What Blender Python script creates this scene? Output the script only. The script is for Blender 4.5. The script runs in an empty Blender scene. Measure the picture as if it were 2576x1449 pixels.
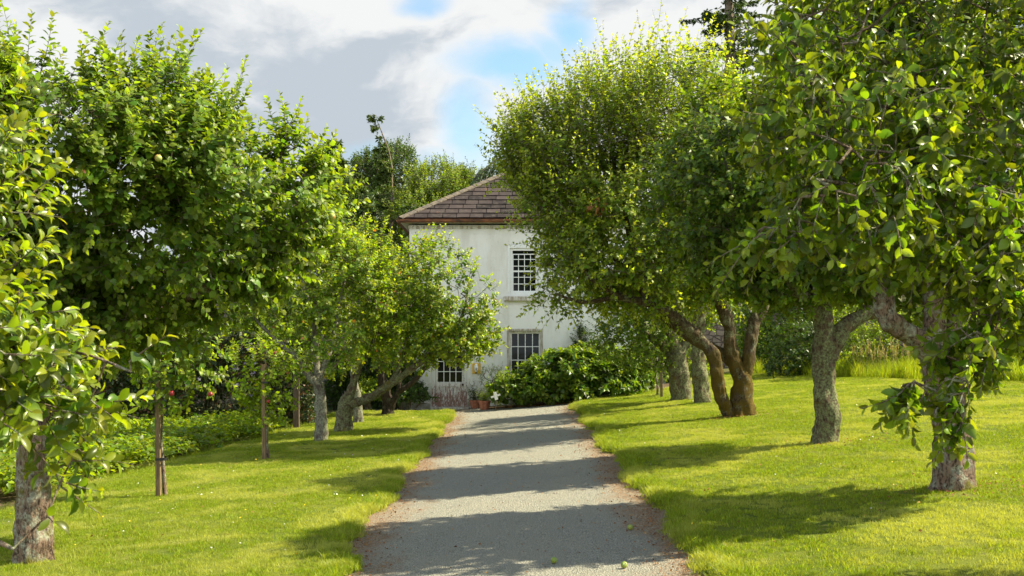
import bpy, math, random
import numpy as np
from mathutils import Vector, noise as mnoise

random.seed(7)
RNG = np.random.default_rng(7)
S = bpy.context.scene
C = S.collection
PI = math.pi

# ------------------------------------------------------------------ survey of the place
F = 2862.0; HX = 1288.0; HY = 855.0; CAMZ = 2.05     # sight lines, used to survey where things stand

def hz(x, y):
    """height of the terrain"""
    t = min(1, max(0, (y - 12) / 18.0)); t = t * t * (3 - 2 * t)
    a = 0.050 + 0.035 * t
    xx = min(max(x, -1.55), 1.55)
    z = a * (xx + 1.55)
    if x > 1.55:
        z += 0.09 * (min(x, 13) - 1.55)
    if x < -1.55:
        k = 0.05 * (1 - min(1, max(0, (y - 27) / 5.0)) * .8)
        z += k * (max(x, -12) + 1.55)
    if y > 31.5 and x > 3:
        z += 0.02 * min(y - 31.5, 8) * min(1, (x - 3) / 3)
    return z

def at(px, py, y):
    """point on the sight line of survey mark (px,py) at distance y"""
    return Vector(((px - HX) / F * y, y, CAMZ - (py - HY) / F * y))

def foot(px, py):
    """where that sight line meets the terrain"""
    lo, hi = 2.0, 80.0
    for i in range(60):
        m = (lo + hi) / 2
        p = at(px, py, m)
        if p.z > hz(p.x, p.y): lo = m
        else: hi = m
    p = at(px, py, lo)
    return Vector((p.x, p.y, hz(p.x, p.y)))

# ------------------------------------------------------------------ object helpers
def tag(o, label=None, cat=None, group=None, kind=None):
    if label: o['label'] = label
    if cat: o['category'] = cat
    if group: o['group'] = group
    if kind: o['kind'] = kind
    return o

def empty(name, loc, label, cat, group=None):
    o = bpy.data.objects.new(name, None); C.objects.link(o)
    o.location = loc; o.empty_display_size = .2
    return tag(o, label, cat, group)

def mesh_np(name, V, Fl, mats, parent=None, smooth=True, attrs=None, matidx=None, link=True):
    """V (n,3) world coords; Fl list of (m,k) int arrays"""
    V = np.asarray(V, dtype=np.float64).reshape(-1, 3)
    if parent is not None:
        V = V - np.array(root_loc(parent))
    me = bpy.data.meshes.new(name)
    if not isinstance(Fl, (list, tuple)): Fl = [Fl]
    Fl = [np.asarray(f, dtype=np.int64) for f in Fl if len(f)]
    nl = sum(f.size for f in Fl); nf = sum(len(f) for f in Fl)
    me.vertices.add(len(V)); me.vertices.foreach_set('co', V.astype(np.float32).ravel())
    me.loops.add(nl); me.loops.foreach_set('vertex_index', np.concatenate([f.ravel() for f in Fl]).astype(np.int32))
    me.polygons.add(nf)
    tot = np.concatenate([np.full(len(f), f.shape[1]) for f in Fl])
    st = np.concatenate([[0], np.cumsum(tot)[:-1]])
    me.polygons.foreach_set('loop_start', st.astype(np.int32))
    me.polygons.foreach_set('loop_total', tot.astype(np.int32))
    me.polygons.foreach_set('use_smooth', np.full(nf, bool(smooth)))
    if matidx is not None: me.polygons.foreach_set('material_index', np.asarray(matidx, dtype=np.int32))
    me.update(calc_edges=True); me.validate()
    if attrs:
        for k, v in attrs.items():
            a = me.attributes.new(k, 'FLOAT', 'POINT'); a.data.foreach_set('value', np.asarray(v, dtype=np.float32))
    if not isinstance(mats, (list, tuple)): mats = [mats]
    for m in mats: me.materials.append(m)
    o = bpy.data.objects.new(name, me)
    if link: C.objects.link(o)
    if parent is not None: o.parent = parent
    return o

def root_loc(o):
    v = Vector((0, 0, 0))
    while o is not None:
        v += o.location; o = o.parent
    return v

class MB:
    """collects shapes for one mesh"""
    def __init__(s): s.v = []; s.f = []
    def add(s, vs, fs):
        n = len(s.v); s.v += [tuple(v) for v in vs]; s.f += [tuple(i + n for i in f) for f in fs]
    def box(s, x0, x1, y0, y1, z0, z1):
        s.add([(x0,y0,z0),(x1,y0,z0),(x1,y1,z0),(x0,y1,z0),(x0,y0,z1),(x1,y0,z1),(x1,y1,z1),(x0,y1,z1)],
              [(0,3,2,1),(4,5,6,7),(0,1,5,4),(1,2,6,5),(2,3,7,6),(3,0,4,7)])
    def obox(s, c, ax, ay, az):
        c = Vector(c); ax = Vector(ax); ay = Vector(ay); az = Vector(az); v = []
        for k in (-1, 1):
            for (i, j) in ((-1,-1),(1,-1),(1,1),(-1,1)): v.append(c + ax*i + ay*j + az*k)
        s.add(v, [(0,3,2,1),(4,5,6,7),(0,1,5,4),(1,2,6,5),(2,3,7,6),(3,0,4,7)])
    def quad(s, a, b, c, d): s.add([a, b, c, d], [(0,1,2,3)])
    def tube(s, pts, rs, n=8, caps=True):
        pts = [Vector(p) for p in pts]; vs = []; fs = []
        ref = Vector((.31, .17, .93)).normalized()
        for i, p in enumerate(pts):
            d = (pts[min(i+1, len(pts)-1)] - pts[max(i-1, 0)]).normalized()
            if abs(d.dot(ref)) > .95: rf = Vector((1, 0, 0))
            else: rf = ref
            a = d.cross(rf).normalized(); b = a.cross(d).normalized()
            r = rs[i] if hasattr(rs, '__len__') else rs
            for k in range(n):
                t = 2*PI*k/n; vs.append(p + a*math.cos(t)*r + b*math.sin(t)*r)
        for i in range(len(pts)-1):
            for k in range(n):
                fs.append((i*n+k, i*n+(k+1) % n, (i+1)*n+(k+1) % n, (i+1)*n+k))
        if caps:
            fs.append(tuple(range(n-1, -1, -1))); fs.append(tuple(range((len(pts)-1)*n, len(pts)*n)))
        s.add(vs, fs)
    def lathe(s, c, prof, n=20, squash=(1, 1)):
        c = Vector(c); vs = []; fs = []
        for (r, z) in prof:
            for k in range(n):
                t = 2*PI*k/n; vs.append(c + Vector((math.cos(t)*r*squash[0], math.sin(t)*r*squash[1], z)))
        for i in range(len(prof)-1):
            for k in range(n):
                fs.append((i*n+k, i*n+(k+1) % n, (i+1)*n+(k+1) % n, (i+1)*n+k))
        s.add(vs, fs)
    def build(s, name, m, parent=None, smooth=False, bevel=0):
        me = bpy.data.meshes.new(name)
        off = root_loc(parent) if parent is not None else Vector((0, 0, 0))
        me.from_pydata([tuple(Vector(v) - off) for v in s.v], [], s.f); me.update()
        me.materials.append(m)
        if smooth:
            me.polygons.foreach_set('use_smooth', [True]*len(me.polygons))
        o = bpy.data.objects.new(name, me); C.objects.link(o)
        if parent is not None: o.parent = parent
        if bevel:
            b = o.modifiers.new('b', 'BEVEL'); b.width = bevel; b.segments = 2; b.limit_method = 'ANGLE'
        return o

# ------------------------------------------------------------------ numpy value noise
def vnoise(P, scale=1.0, seed=0):
    P = np.asarray(P) * scale + 1000.0
    I = np.floor(P).astype(np.int64); Fq = P - I; Fq = Fq*Fq*(3-2*Fq)
    def h(ix, iy, iz):
        n = (ix*374761393 + iy*668265263 + iz*2147483647 + seed*144269504) & 0xffffffff
        n = ((n ^ (n >> 13)) * 1274126177) & 0xffffffff
        n = (n ^ (n >> 16)) & 0xffffffff
        return n / 4294967295.0
    r = 0
    for dx in (0, 1):
        for dy in (0, 1):
            for dz in (0, 1):
                w = (Fq[:,0] if dx else 1-Fq[:,0])*(Fq[:,1] if dy else 1-Fq[:,1])*(Fq[:,2] if dz else 1-Fq[:,2])
                r = r + w*h(I[:,0]+dx, I[:,1]+dy, I[:,2]+dz)
    return r

# ------------------------------------------------------------------ materials
class NT:
    def __init__(s, name):
        s.m = bpy.data.materials.new(name); s.m.use_nodes = True
        s.t = s.m.node_tree; s.n = s.t.nodes; s.l = s.t.links
        s.bsdf = s.n['Principled BSDF']; s.out = s.n['Material Output']
    def N(s, typ, **kw):
        n = s.n.new(typ)
        for k, v in kw.items():
            if k in ('operation', 'blend_type', 'data_type', 'feature', 'attribute_name', 'interpolation_type', 'noise_dimensions', 'distance'):
                setattr(n, k, v)
            else: n.inputs[k.replace('_', ' ')].default_value = v
        return n
    def L(s, a, b): s.l.new(a, b)
    def coord(s, kind='Object', scale=None):
        c = s.n.new('ShaderNodeTexCoord').outputs[kind]
        if scale:
            m = s.n.new('ShaderNodeMapping'); m.inputs['Scale'].default_value = scale; s.L(c, m.inputs[0]); return m.outputs[0]
        return c
    def noise(s, vec, scale, detail=4, rough=.55, dist=0):
        n = s.n.new('ShaderNodeTexNoise'); s.L(vec, n.inputs['Vector'])
        n.inputs['Scale'].default_value = scale; n.inputs['Detail'].default_value = detail
        n.inputs['Roughness'].default_value = rough; n.inputs['Distortion'].default_value = dist
        return n.outputs['Fac']
    def ramp(s, fac, stops):
        r = s.n.new('ShaderNodeValToRGB'); s.L(fac, r.inputs[0]); e = r.color_ramp.elements
        while len(e) < len(stops): e.new(.5)
        for i, (p, c) in enumerate(stops):
            e[i].position = p; e[i].color = (*c, 1) if len(c) == 3 else c
        return r.outputs[0]
    def mix(s, fac, a, b, blend='MIX'):
        m = s.n.new('ShaderNodeMix'); m.data_type = 'RGBA'; m.blend_type = blend
        for sock, v in ((m.inputs['Factor'], fac), (m.inputs[6], a), (m.inputs[7], b)):
            if hasattr(v, 'is_output'): s.L(v, sock)
            elif isinstance(v, (int, float)): sock.default_value = v
            else: sock.default_value = (*v, 1) if len(v) == 3 else v
        return m.outputs[2]
    def math(s, op, a, b=0, c=None, clamp=False):
        m = s.n.new('ShaderNodeMath'); m.operation = op; m.use_clamp = clamp
        for i, v in enumerate((a, b, c)):
            if v is None: continue
            if hasattr(v, 'is_output'): s.L(v, m.inputs[i])
            else: m.inputs[i].default_value = v
        return m.outputs[0]
    def smooth(s, v, lo, hi, a=0., b=1.):
        m = s.n.new('ShaderNodeMapRange'); m.interpolation_type = 'SMOOTHSTEP'
        s.L(v, m.inputs[0])
        for i, q in enumerate((lo, hi, a, b)): m.inputs[1+i].default_value = q
        return m.outputs[0]
    def attr(s, name):
        a = s.n.new('ShaderNodeAttribute'); a.attribute_name = name; return a.outputs['Fac']
    def xyz(s, vec):
        a = s.n.new('ShaderNodeSeparateXYZ'); s.L(vec, a.inputs[0]); return a.outputs
    def bump(s, h, strength=.5, dist=.02):
        b = s.n.new('ShaderNodeBump'); b.inputs['Strength'].default_value = strength; b.inputs['Distance'].default_value = dist
        s.L(h, b.inputs['Height']); s.L(b.outputs[0], s.bsdf.inputs['Normal']); return b
    def base(s, c, rough=.8, spec=None):
        if hasattr(c, 'is_output'): s.L(c, s.bsdf.inputs['Base Color'])
        else: s.bsdf.inputs['Base Color'].default_value = (*c, 1)
        if hasattr(rough, 'is_output'): s.L(rough, s.bsdf.inputs['Roughness'])
        else: s.bsdf.inputs['Roughness'].default_value = rough
        if spec is not None: s.bsdf.inputs['Specular IOR Level'].default_value = spec
        return s.m

def leaf_mat(name, old, young, trans_gain=1.0, tf=.42, rough=.42, odd=None, spec=.5, patch=None):
    """leaf: reflectance varies leaf by leaf (rnd) and with the age of the leaf (age 1 = young tip leaf)"""
    t = NT(name)
    rnd = t.attr('rnd'); age = t.attr('age')
    col = t.mix(age, old, young)
    hsv = t.n.new('ShaderNodeHueSaturation'); t.L(col, hsv.inputs['Color'])
    t.L(t.math('MULTIPLY_ADD', rnd, .04, .48), hsv.inputs['Hue'])
    t.L(t.math('MULTIPLY_ADD', rnd, .8, .62), hsv.inputs['Value'])
    c = hsv.outputs[0]
    if odd:
        c = t.mix(t.math('GREATER_THAN', rnd, odd[1]), c, odd[0])
    t.base(c, rough, spec)
    if patch:
        gp = t.n.new('ShaderNodeNewGeometry').outputs['Position']
        pm = t.math('MULTIPLY', t.smooth(t.noise(gp, .75, 5, .62, .5), .44, .62), t.math('MULTIPLY_ADD', rnd, .5, .5))
        c = t.mix(pm, c, patch)
        c = t.mix(t.smooth(t.noise(gp, 2.9, 4, .65), .62, .74, 0, .55), c, (.33, .29, .12))
        t.base(c, rough, spec)
    tr = t.n.new('ShaderNodeBsdfTranslucent')
    tc = t.mix(1.0, c, (1.35*trans_gain*1.7, 1.25*trans_gain*1.7, .45*trans_gain), 'MULTIPLY')
    t.L(tc, tr.inputs['Color'])
    ms = t.n.new('ShaderNodeMixShader'); ms.inputs[0].default_value = tf
    t.L(t.bsdf.outputs[0], ms.inputs[1]); t.L(tr.outputs[0], ms.inputs[2]); t.L(ms.outputs[0], t.out.inputs['Surface'])
    return t.m

def bark_mat(name, base1, base2, lichen, lich_amt=.5, moss=None, moss_amt=0):
    t = NT(name); co = t.coord('Object')
    st = t.coord('Object', (1, 1, .28))
    crack = t.math('ADD', t.math('MULTIPLY', t.noise(st, 30, 5, .7, .9), .6), t.math('MULTIPLY', t.noise(t.coord('Object', (1, 1, .5)), 62, 4, .7), .4))
    n1 = t.noise(co, 7, 5); n2 = t.noise(co, 26, 4, .65)
    c = t.mix(t.smooth(crack, .42, .56), base1, base2)
    lm = t.math('MULTIPLY', t.smooth(n1, .62-.35*lich_amt, .72-.3*lich_amt), t.smooth(n2, .38, .55))
    lc = t.mix(t.smooth(t.noise(co, 40, 2), .4, .6), lichen, tuple(q*.6 for q in lichen))
    c = t.mix(lm, c, lc)
    if moss:
        mn = t.noise(co, 3.1, 4); mm = t.math('MULTIPLY', t.smooth(mn, .75-.5*moss_amt, .85-.45*moss_amt), t.smooth(t.xyz(co)[2], .7, 2.0, 1, .15))
        c = t.mix(mm, c, t.mix(t.noise(co, 50, 2), moss, tuple(q*.45 for q in moss)))
    h = t.math('ADD', t.math('MULTIPLY', crack, 1.0), t.math('MULTIPLY', n2, .5))
    t.bump(h, .9, .03)
    return t.base(c, .92, .25)

M = {}
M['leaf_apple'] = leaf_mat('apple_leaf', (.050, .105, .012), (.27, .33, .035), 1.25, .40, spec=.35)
M['leaf_apple_shaded'] = leaf_mat('shaded_apple_leaf', (.036, .080, .010), (.22, .28, .025), 1.15, .38, spec=.35)  # apple leaf darkened: shade of the right-hand crowns put into the colour
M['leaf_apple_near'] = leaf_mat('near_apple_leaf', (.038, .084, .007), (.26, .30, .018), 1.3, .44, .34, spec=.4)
M['leaf_plum'] = leaf_mat('plum_leaf', (.062, .130, .010), (.29, .335, .025), 1.25, .42, odd=((.32, .12, .035), .992))
M['leaf_pear'] = leaf_mat('pear_leaf', (.055, .110, .010), (.31, .35, .030), 1.3, .45, spec=.4)
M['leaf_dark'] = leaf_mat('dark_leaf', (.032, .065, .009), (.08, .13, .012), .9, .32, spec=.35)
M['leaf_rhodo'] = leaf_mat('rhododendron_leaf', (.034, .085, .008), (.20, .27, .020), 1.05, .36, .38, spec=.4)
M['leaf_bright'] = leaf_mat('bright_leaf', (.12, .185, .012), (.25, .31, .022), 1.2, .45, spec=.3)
M['leaf_bg'] = leaf_mat('wood_leaf', (.085, .145, .012), (.24, .28, .018), 1.2, .42, .6, spec=.3)
M['leaf_potato'] = leaf_mat('potato_leaf', (.085, .15, .012), (.22, .27, .015), 1.1, .4, spec=.3)
M['needle'] = leaf_mat('conifer_needle', (.035, .075, .018), (.10, .14, .02), .8, .25, .7)
M['leaf_clem'] = leaf_mat('clematis_leaf', (.030, .06, .012), (.09, .10, .02), .8, .3, .5, odd=((.18, .08, .04), .9))
M['grass'] = leaf_mat('grass_blade', (.130, .195, .007), (.31, .35, .035), 1.0, .38, .5, spec=.25, patch=(.38, .40, .11))
M['tallgrass'] = leaf_mat('tall_grass_blade', (.16, .23, .008), (.34, .36, .04), 1.1, .4, .6, spec=.2)
M['straw'] = leaf_mat('seed_head', (.30, .25, .12), (.42, .36, .2), .6, .3, .8, spec=.2)
M['litter'] = leaf_mat('fallen_leaf', (.20, .085, .03), (.34, .17, .06), .5, .15, .8, spec=.2)
M['petal_white'] = leaf_mat('petal_white', (.72, .62, .66), (.75, .68, .70), .35, .25, .6)
M['petal_lilac'] = leaf_mat('petal_lilac', (.36, .30, .62), (.45, .38, .68), .35, .25, .6)
M['bark_apple'] = bark_mat('bark_apple', (.045, .028, .020), (.24, .165, .12), (.34, .34, .26), .45, (.17, .15, .02), .45)
M['bark_lichen'] = bark_mat('bark_lichen', (.05, .032, .02), (.13, .095, .06), (.23, .25, .12), .7, (.22, .17, .02), .35)
M['bark_grey'] = bark_mat('bark_grey', (.06, .045, .035), (.17, .14, .11), (.27, .28, .19), .7)
M['bark_moss'] = bark_mat('bark_moss', (.022, .015, .009), (.095, .066, .042), (.20, .21, .12), .45, (.13, .085, .010), .78)
M['bark_dark'] = bark_mat('bark_dark', (.018, .012, .009), (.06, .042, .03), (.10, .10, .06), .3)
M['twig'] = bark_mat('twig', (.07, .045, .03), (.19, .14, .095), (.30, .31, .2), .5)
M['bark_pine'] = bark_mat('bark_pine', (.07, .05, .035), (.27, .21, .15), (.3, .3, .25), .2)

def wood_mat(name, c1, c2, sc=(8, 8, 1)):
    t = NT(name); v = t.coord('Object', sc); n = t.noise(v, 6, 6, .6, 1.0)
    t.bump(n, .4, .01)
    return t.base(t.mix(t.smooth(n, .3, .7), c1, c2), .85)
M['stake'] = wood_mat('stake_wood', (.10, .065, .03), (.24, .165, .085))
M['post'] = wood_mat('post_wood', (.06, .04, .025), (.13, .09, .055))
M['rubber'] = NT('black_rubber').base((.012, .012, .013), .5)

# path: grey gravel with brown needles and dirt towards its two edges
t = NT('gravel'); co = t.coord('Object'); x, y_, z_ = t.xyz(co)
fine = t.noise(co, 95, 3, .7); mid = t.noise(co, 22, 4, .6); big = t.noise(co, .9, 4)
c = t.mix(t.smooth(fine, .36, .66), (.080, .082, .070), (.46, .44, .36))
c = t.mix(t.smooth(big, .45, .7), c, t.mix(.3, c, (.34, .30, .23)))
wob = t.math('MULTIPLY_ADD', t.noise(t.coord('Object', (1, .6, 1)), 1.6, 5, .6), 1.5, -.75)
edge = t.smooth(t.math('ADD', t.math('ABSOLUTE', x), wob), 1.0, 1.55)
patch = t.math('MULTIPLY', edge, t.smooth(mid, .32, .56))
dirt = t.mix(t.smooth(t.noise(co, 60, 3, .7), .35, .65), (.09, .052, .028), (.40, .24, .125))
far = t.smooth(y_, 29.5, 31.5, 1, .25)
c = t.mix(t.math('MULTIPLY', patch, far), c, dirt)
vo = t.n.new('ShaderNodeTexVoronoi'); vo.inputs['Scale'].default_value = 55; t.L(co, vo.inputs['Vector'])
t.bump(t.math('ADD', vo.outputs['Distance'], t.math('MULTIPLY', fine, .8)), .9, .018)
M['gravel'] = t.base(c, .9, .3)

t = NT('soil'); co = t.coord('Object'); n = t.noise(co, 5, 6, .65)
t.bump(t.noise(co, 30, 5, .7), .8, .04)
M['soil'] = t.base(t.mix(t.smooth(n, .35, .65), (.055, .037, .022), (.15, .105, .06)), .95, .2)

t = NT('rough_ground'); co = t.coord('Object'); n = t.noise(co, .6, 6, .65); n2 = t.noise(co, 14, 4, .7)
t.bump(n2, .8, .05)
M['ground'] = t.base(t.mix(t.smooth(n, .35, .65), t.mix(n2, (.05, .08, .015), (.11, .12, .03)), (.10, .085, .035)), .95, .2)

t = NT('turf'); co = t.coord('Object')
n = t.noise(co, .55, 5, .6); n2 = t.noise(co, 9, 5, .7); n3 = t.noise(co, 70, 3, .7)
c = t.mix(t.smooth(n, .38, .62), (.11, .155, .006), (.22, .24, .022))
c = t.mix(t.smooth(n2, .52, .72), c, (.26, .25, .06))
c = t.mix(t.smooth(n3, .3, .7), t.mix(.55, c, (.04, .07, .006)), c)
t.bump(n3, .8, .03)
M['turf'] = t.base(c, .9, .2)

# ------------------------------------------------------------------ leaves
def leaf_template(kind):
    if kind == 'fine':      # 8 vertices, fold along the midrib and a droop
        v = [(0,0,0),(-.30,.28,.06),(0,.28,0),(.30,.28,.06),(-.33,.62,.02),(0,.62,-.05),(.33,.62,.02),(0,1.0,-.20)]
        f3 = [(0,2,1),(0,3,2),(4,5,7),(5,6,7)]; f4 = [(1,2,5,4),(2,3,6,5)]
    elif kind == 'round':
        v = [(0,0,0),(-.30,.22,.05),(0,.22,0),(.30,.22,.05),(-.36,.60,.03),(0,.6,-.05),(.36,.60,.03),(0,.95,-.14)]
        f3 = [(0,2,1),(0,3,2),(4,5,7),(5,6,7)]; f4 = [(1,2,5,4),(2,3,6,5)]
    elif kind == 'narrow':
        v = [(0,0,0),(-.17,.45,.05),(0,.45,-.02),(.17,.45,.05),(0,1.0,-.15)]
        f3 = [(0,2,1),(0,3,2),(1,2,4),(2,3,4)]; f4 = []
    elif kind == 'big':     # for the nearest trees: serration-free ovate blade of 14 vertices
        v = [(0,0,0),(-.12,.10,.02),(0,.10,0),(.12,.10,.02),(-.27,.30,.07),(0,.30,-.01),(.27,.30,.07),
             (-.32,.52,.06),(0,.52,-.05),(.32,.52,.06),(-.24,.76,-.01),(0,.76,-.11),(.24,.76,-.01),(0,1.0,-.24)]
        f3 = [(0,2,1),(0,3,2),(10,11,13),(11,12,13)]
        f4 = [(1,2,5,4),(2,3,6,5),(4,5,8,7),(5,6,9,8),(7,8,11,10),(8,9,12,11)]
    else:                   # 'coarse' 5 vertices
        v = [(0,0,0),(-.32,.45,.06),(0,.45,-.02),(.32,.45,.06),(0,1.0,-.15)]
        f3 = [(0,2,1),(0,3,2),(1,2,4),(2,3,4)]; f4 = []
    return np.array(v, float), np.array(f3), np.array(f4) if f4 else None

def norm(a): return a / np.maximum(np.linalg.norm(a, axis=1, keepdims=True), 1e-9)

def leaves_mesh(name, P, D, Nn, size, width, rnd, age, m, parent=None, kind='coarse', curl=None):
    tv, t3, t4 = leaf_template(kind)
    n = len(P); D = norm(D); X = norm(np.cross(D, Nn)); Z = np.cross(X, D)
    k = len(tv)
    cz = np.ones(n) if curl is None else curl
    V = (P[:,None,:] + size[:,None,None]*(tv[None,:,0,None]*width[:,None,None]*X[:,None,:] + tv[None,:,1,None]*D[:,None,:]
         + tv[None,:,2,None]*cz[:,None,None]*Z[:,None,:])).reshape(-1, 3)
    off = (np.arange(n)*k)[:,None,None]
    fl = [(t3[None]+off).reshape(-1, 3)]
    if t4 is not None: fl.append((t4[None]+off).reshape(-1, 4))
    return mesh_np(name, V, fl, m, parent, True, {'rnd': np.repeat(rnd, k), 'age': np.repeat(age, k)})

# ------------------------------------------------------------------ skeleton growth
class Skel:
    def __init__(s): s.P = []; s.par = []; s.fix = []
    def add(s, p, par, fixed=0.0):
        s.P.append(np.array(p, float)); s.par.append(par); s.fix.append(fixed); return len(s.P)-1

def catmull(pts, rs, step=.12):
    pts = [np.array(p, float) for p in pts]; out = []; ro = []
    for i in range(len(pts)-1):
        p0 = pts[max(i-1, 0)]; p1 = pts[i]; p2 = pts[i+1]; p3 = pts[min(i+2, len(pts)-1)]
        n = max(2, int(np.linalg.norm(p2-p1)/step))
        for k in range(n):
            t = k/n
            out.append(.5*((2*p1)+(-p0+p2)*t+(2*p0-5*p1+4*p2-p3)*t*t+(-p0+3*p1-3*p2+p3)*t**3)); ro.append(rs[i]*(1-t)+rs[i+1]*t)
    out.append(pts[-1]); ro.append(rs[-1]); return out, ro

def limb_mesh(limbs, seed, ground=None):
    """thick trunk and limbs as knobbly tubes in one mesh; limbs: (points, radii)"""
    V = []; Fq = []; base = 0
    for li, (pts, rs) in enumerate(limbs):
        rmax = max(rs); step = max(.03, rmax*.2); n = 30 if rmax > .08 else 10
        P, R = catmull(pts, rs, step); P = np.array(P); R = np.array(R)
        T = np.gradient(P, axis=0); T = norm(T)
        a = np.cross(T[0], [0.2, 1, 0.1]); a /= np.linalg.norm(a)
        ring = []
        L = np.concatenate([[0], np.cumsum(np.linalg.norm(np.diff(P, axis=0), axis=1))])
        for i in range(len(P)):
            a = a - T[i]*np.dot(a, T[i]); a /= np.linalg.norm(a); b = np.cross(T[i], a)
            th = np.arange(n)*2*PI/n
            r = R[i]*np.ones(n)
            if li == 0:   # root flare
                r = r*(1+.32*math.exp(-L[i]/.16))*(1+.10*np.sin(th*5+seed)*math.exp(-L[i]/.3))
            ring.append(P[i]+np.outer(np.cos(th)*r, a)+np.outer(np.sin(th)*r, b))
        W = np.concatenate(ring)
        cen = np.repeat(P, n, axis=0); out = norm(W-cen)
        rr = np.repeat(R, n)
        q = W.copy(); q[:,2] *= .35
        d = (vnoise(q, 9/max(.35, 1), seed)-.5)*.34 + (vnoise(q, 24, seed+3)-.5)*.42 + (vnoise(W, 3.2, seed+5)-.5)*.45
        W = W + out*(d*rr*.95)[:,None]
        V.append(W); m = len(P)
        i, j = np.meshgrid(np.arange(m-1), np.arange(n), indexing='ij')
        Fq.append((np.stack([i*n+j, i*n+(j+1) % n, (i+1)*n+(j+1) % n, (i+1)*n+j], -1).reshape(-1, 4))+base)
        base += len(W)
        # end cap: close to a point
        V.append(P[-1:]+T[-1:]*R[-1]*.5)
        k = np.arange(n); s0 = base-n
        Fq.append(np.stack([s0+k, s0+(k+1) % n, np.full(n, base), np.full(n, base)], -1)[:, :3])
        base += 1
    tri = [f for f in Fq if f.shape[1] == 3]; qd = [f for f in Fq if f.shape[1] == 4]
    return np.concatenate(V), [np.concatenate(qd), np.concatenate(tri)]

def grow_tree(limbs, lobes, n_attr, seed, tip_r=.0035, step=.14, gap=.42, gapscale=1.1, shell=.55, expo=2.35, maxseg=9, vp=.8):
    """limbs: trunk and main limbs; lobes: ellipsoids (centre, radii) that twigs must reach.  Returns skeleton arrays"""
    rg = np.random.default_rng(seed)
    sk = Skel()
    for (pts, rs) in limbs:
        P, R = catmull(pts, rs, .16); par = -1
        if len(sk.P):   # hook on the nearest node
            A = np.array(sk.P); par = int(np.argmin(((A-P[0])**2).sum(1)))
        for p, r in zip(P, R): par = sk.add(p, par, r)
    vol = np.array([l[1][0]*l[1][1]*l[1][2] for l in lobes]); vol = vol**vp; vol = vol/vol.sum()
    att = []
    tries = 0
    while sum(len(a) for a in att) < n_attr and tries < 40:
        tries += 1
        li = rg.choice(len(lobes), size=n_attr, p=vol)
        c = np.array([lobes[i][0] for i in li], float); r = np.array([lobes[i][1] for i in li], float)
        u = norm(rg.normal(size=(n_attr, 3))); rad = rg.random(n_attr)**(1/3.0)
        rad = np.where(rg.random(n_attr) < shell, .78+.22*rad, rad)
        p = c+u*rad[:,None]*r*(1+.16*(vnoise(u+li[:,None]*7.1, 2.3, seed)-.5)[:,None]*2)
        ok = vnoise(p, gapscale, seed+9) + .25*(vnoise(p, gapscale*2.7, seed+19)-.5) > gap
        ok &= p[:,2] > .35
        att.append(p[ok])
    A = np.concatenate(att)[:n_attr]
    base = np.array(sk.P)
    d0 = np.array([((base-a)**2).sum(1).min() for a in A]); A = A[np.argsort(d0)]
    cap = len(sk.P)+len(A)*maxseg+10
    P = np.zeros((cap, 3)); P[:len(sk.P)] = base; n = len(sk.P)
    par = list(sk.par); fix = list(sk.fix)
    depth = np.zeros(cap); tips = []
    trunkmask = np.zeros(cap, bool)
    z0 = base[0, 2]
    for i in range(n): trunkmask[i] = (i < 3) 
    for a in A:
        dv = P[:n]-a; d = np.sqrt((dv**2).sum(1))
        cost = d + np.where(P[:n, 2] > a[2]+.1, .25*(P[:n, 2]-a[2]), 0) + trunkmask[:n]*3
        q = int(np.argmin(cost)); L = d[q]
        m = max(1, min(maxseg, int(L/step)))
        pd = P[q]-P[par[q]] if par[q] >= 0 else np.array([0, 0, 1.])
        pd = pd/max(1e-6, np.linalg.norm(pd))
        ctrl = P[q]+pd*L*.28+(a-P[q])*.3+rg.normal(size=3)*L*.09
        prev = q
        for k in range(1, m+1):
            t = k/m; p = (1-t)**2*P[q]+2*t*(1-t)*ctrl+t*t*a
            if k < m: p = p+rg.normal(size=3)*.012
            P[n] = p; par.append(prev); fix.append(0.0); prev = n; n += 1
        tips.append(prev)
    P = P[:n]; par = np.array(par); fix = np.array(fix)
    acc = np.zeros(n); haschild = np.zeros(n, bool)
    for i in range(n-1, -1, -1):
        if not haschild[i]: acc[i] += tip_r**expo
        if par[i] >= 0: acc[par[i]] += acc[i]; haschild[par[i]] = True
    R = acc**(1/expo)
    R = np.where(fix > 0, np.minimum(R, fix*.8), np.minimum(R, .07))
    return P, par, R, fix, np.array(tips)

def twig_mesh(P, par, R, fix, sides=5, extra=None):
    idx = np.where((par >= 0) & (fix == 0))[0]
    a = P[par[idx]]; b = P[idx]; ra = np.minimum(R[par[idx]], R[idx]*1.25); rb = R[idx]
    if extra is not None:
        a = np.concatenate([a, extra[0]]); b = np.concatenate([b, extra[1]]); ra = np.concatenate([ra, extra[2]]); rb = np.concatenate([rb, extra[3]])
    d = norm(b-a); a = a-d*ra[:,None]*.6
    ref = np.where(np.abs(d[:, 2:3]) > .9, np.array([[1., 0, 0]]), np.array([[0, 0, 1.]]))
    u = norm(np.cross(d, ref)); w = np.cross(d, u)
    th = np.arange(sides)*2*PI/sides
    cs = np.cos(th)[None,:,None]; sn = np.sin(th)[None,:,None]
    ringA = a[:,None]+ra[:,None,None]*(cs*u[:,None]+sn*w[:,None]); ringB = b[:,None]+rb[:,None,None]*(cs*u[:,None]+sn*w[:,None])
    V = np.concatenate([ringA, ringB], 1).reshape(-1, 3)
    k = np.arange(sides); fb = np.stack([k, (k+1) % sides, (k+1) % sides+sides, k+sides], -1)
    Fq = (fb[None]+(np.arange(len(a))*2*sides)[:,None,None]).reshape(-1, 4)
    return V, Fq

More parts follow.
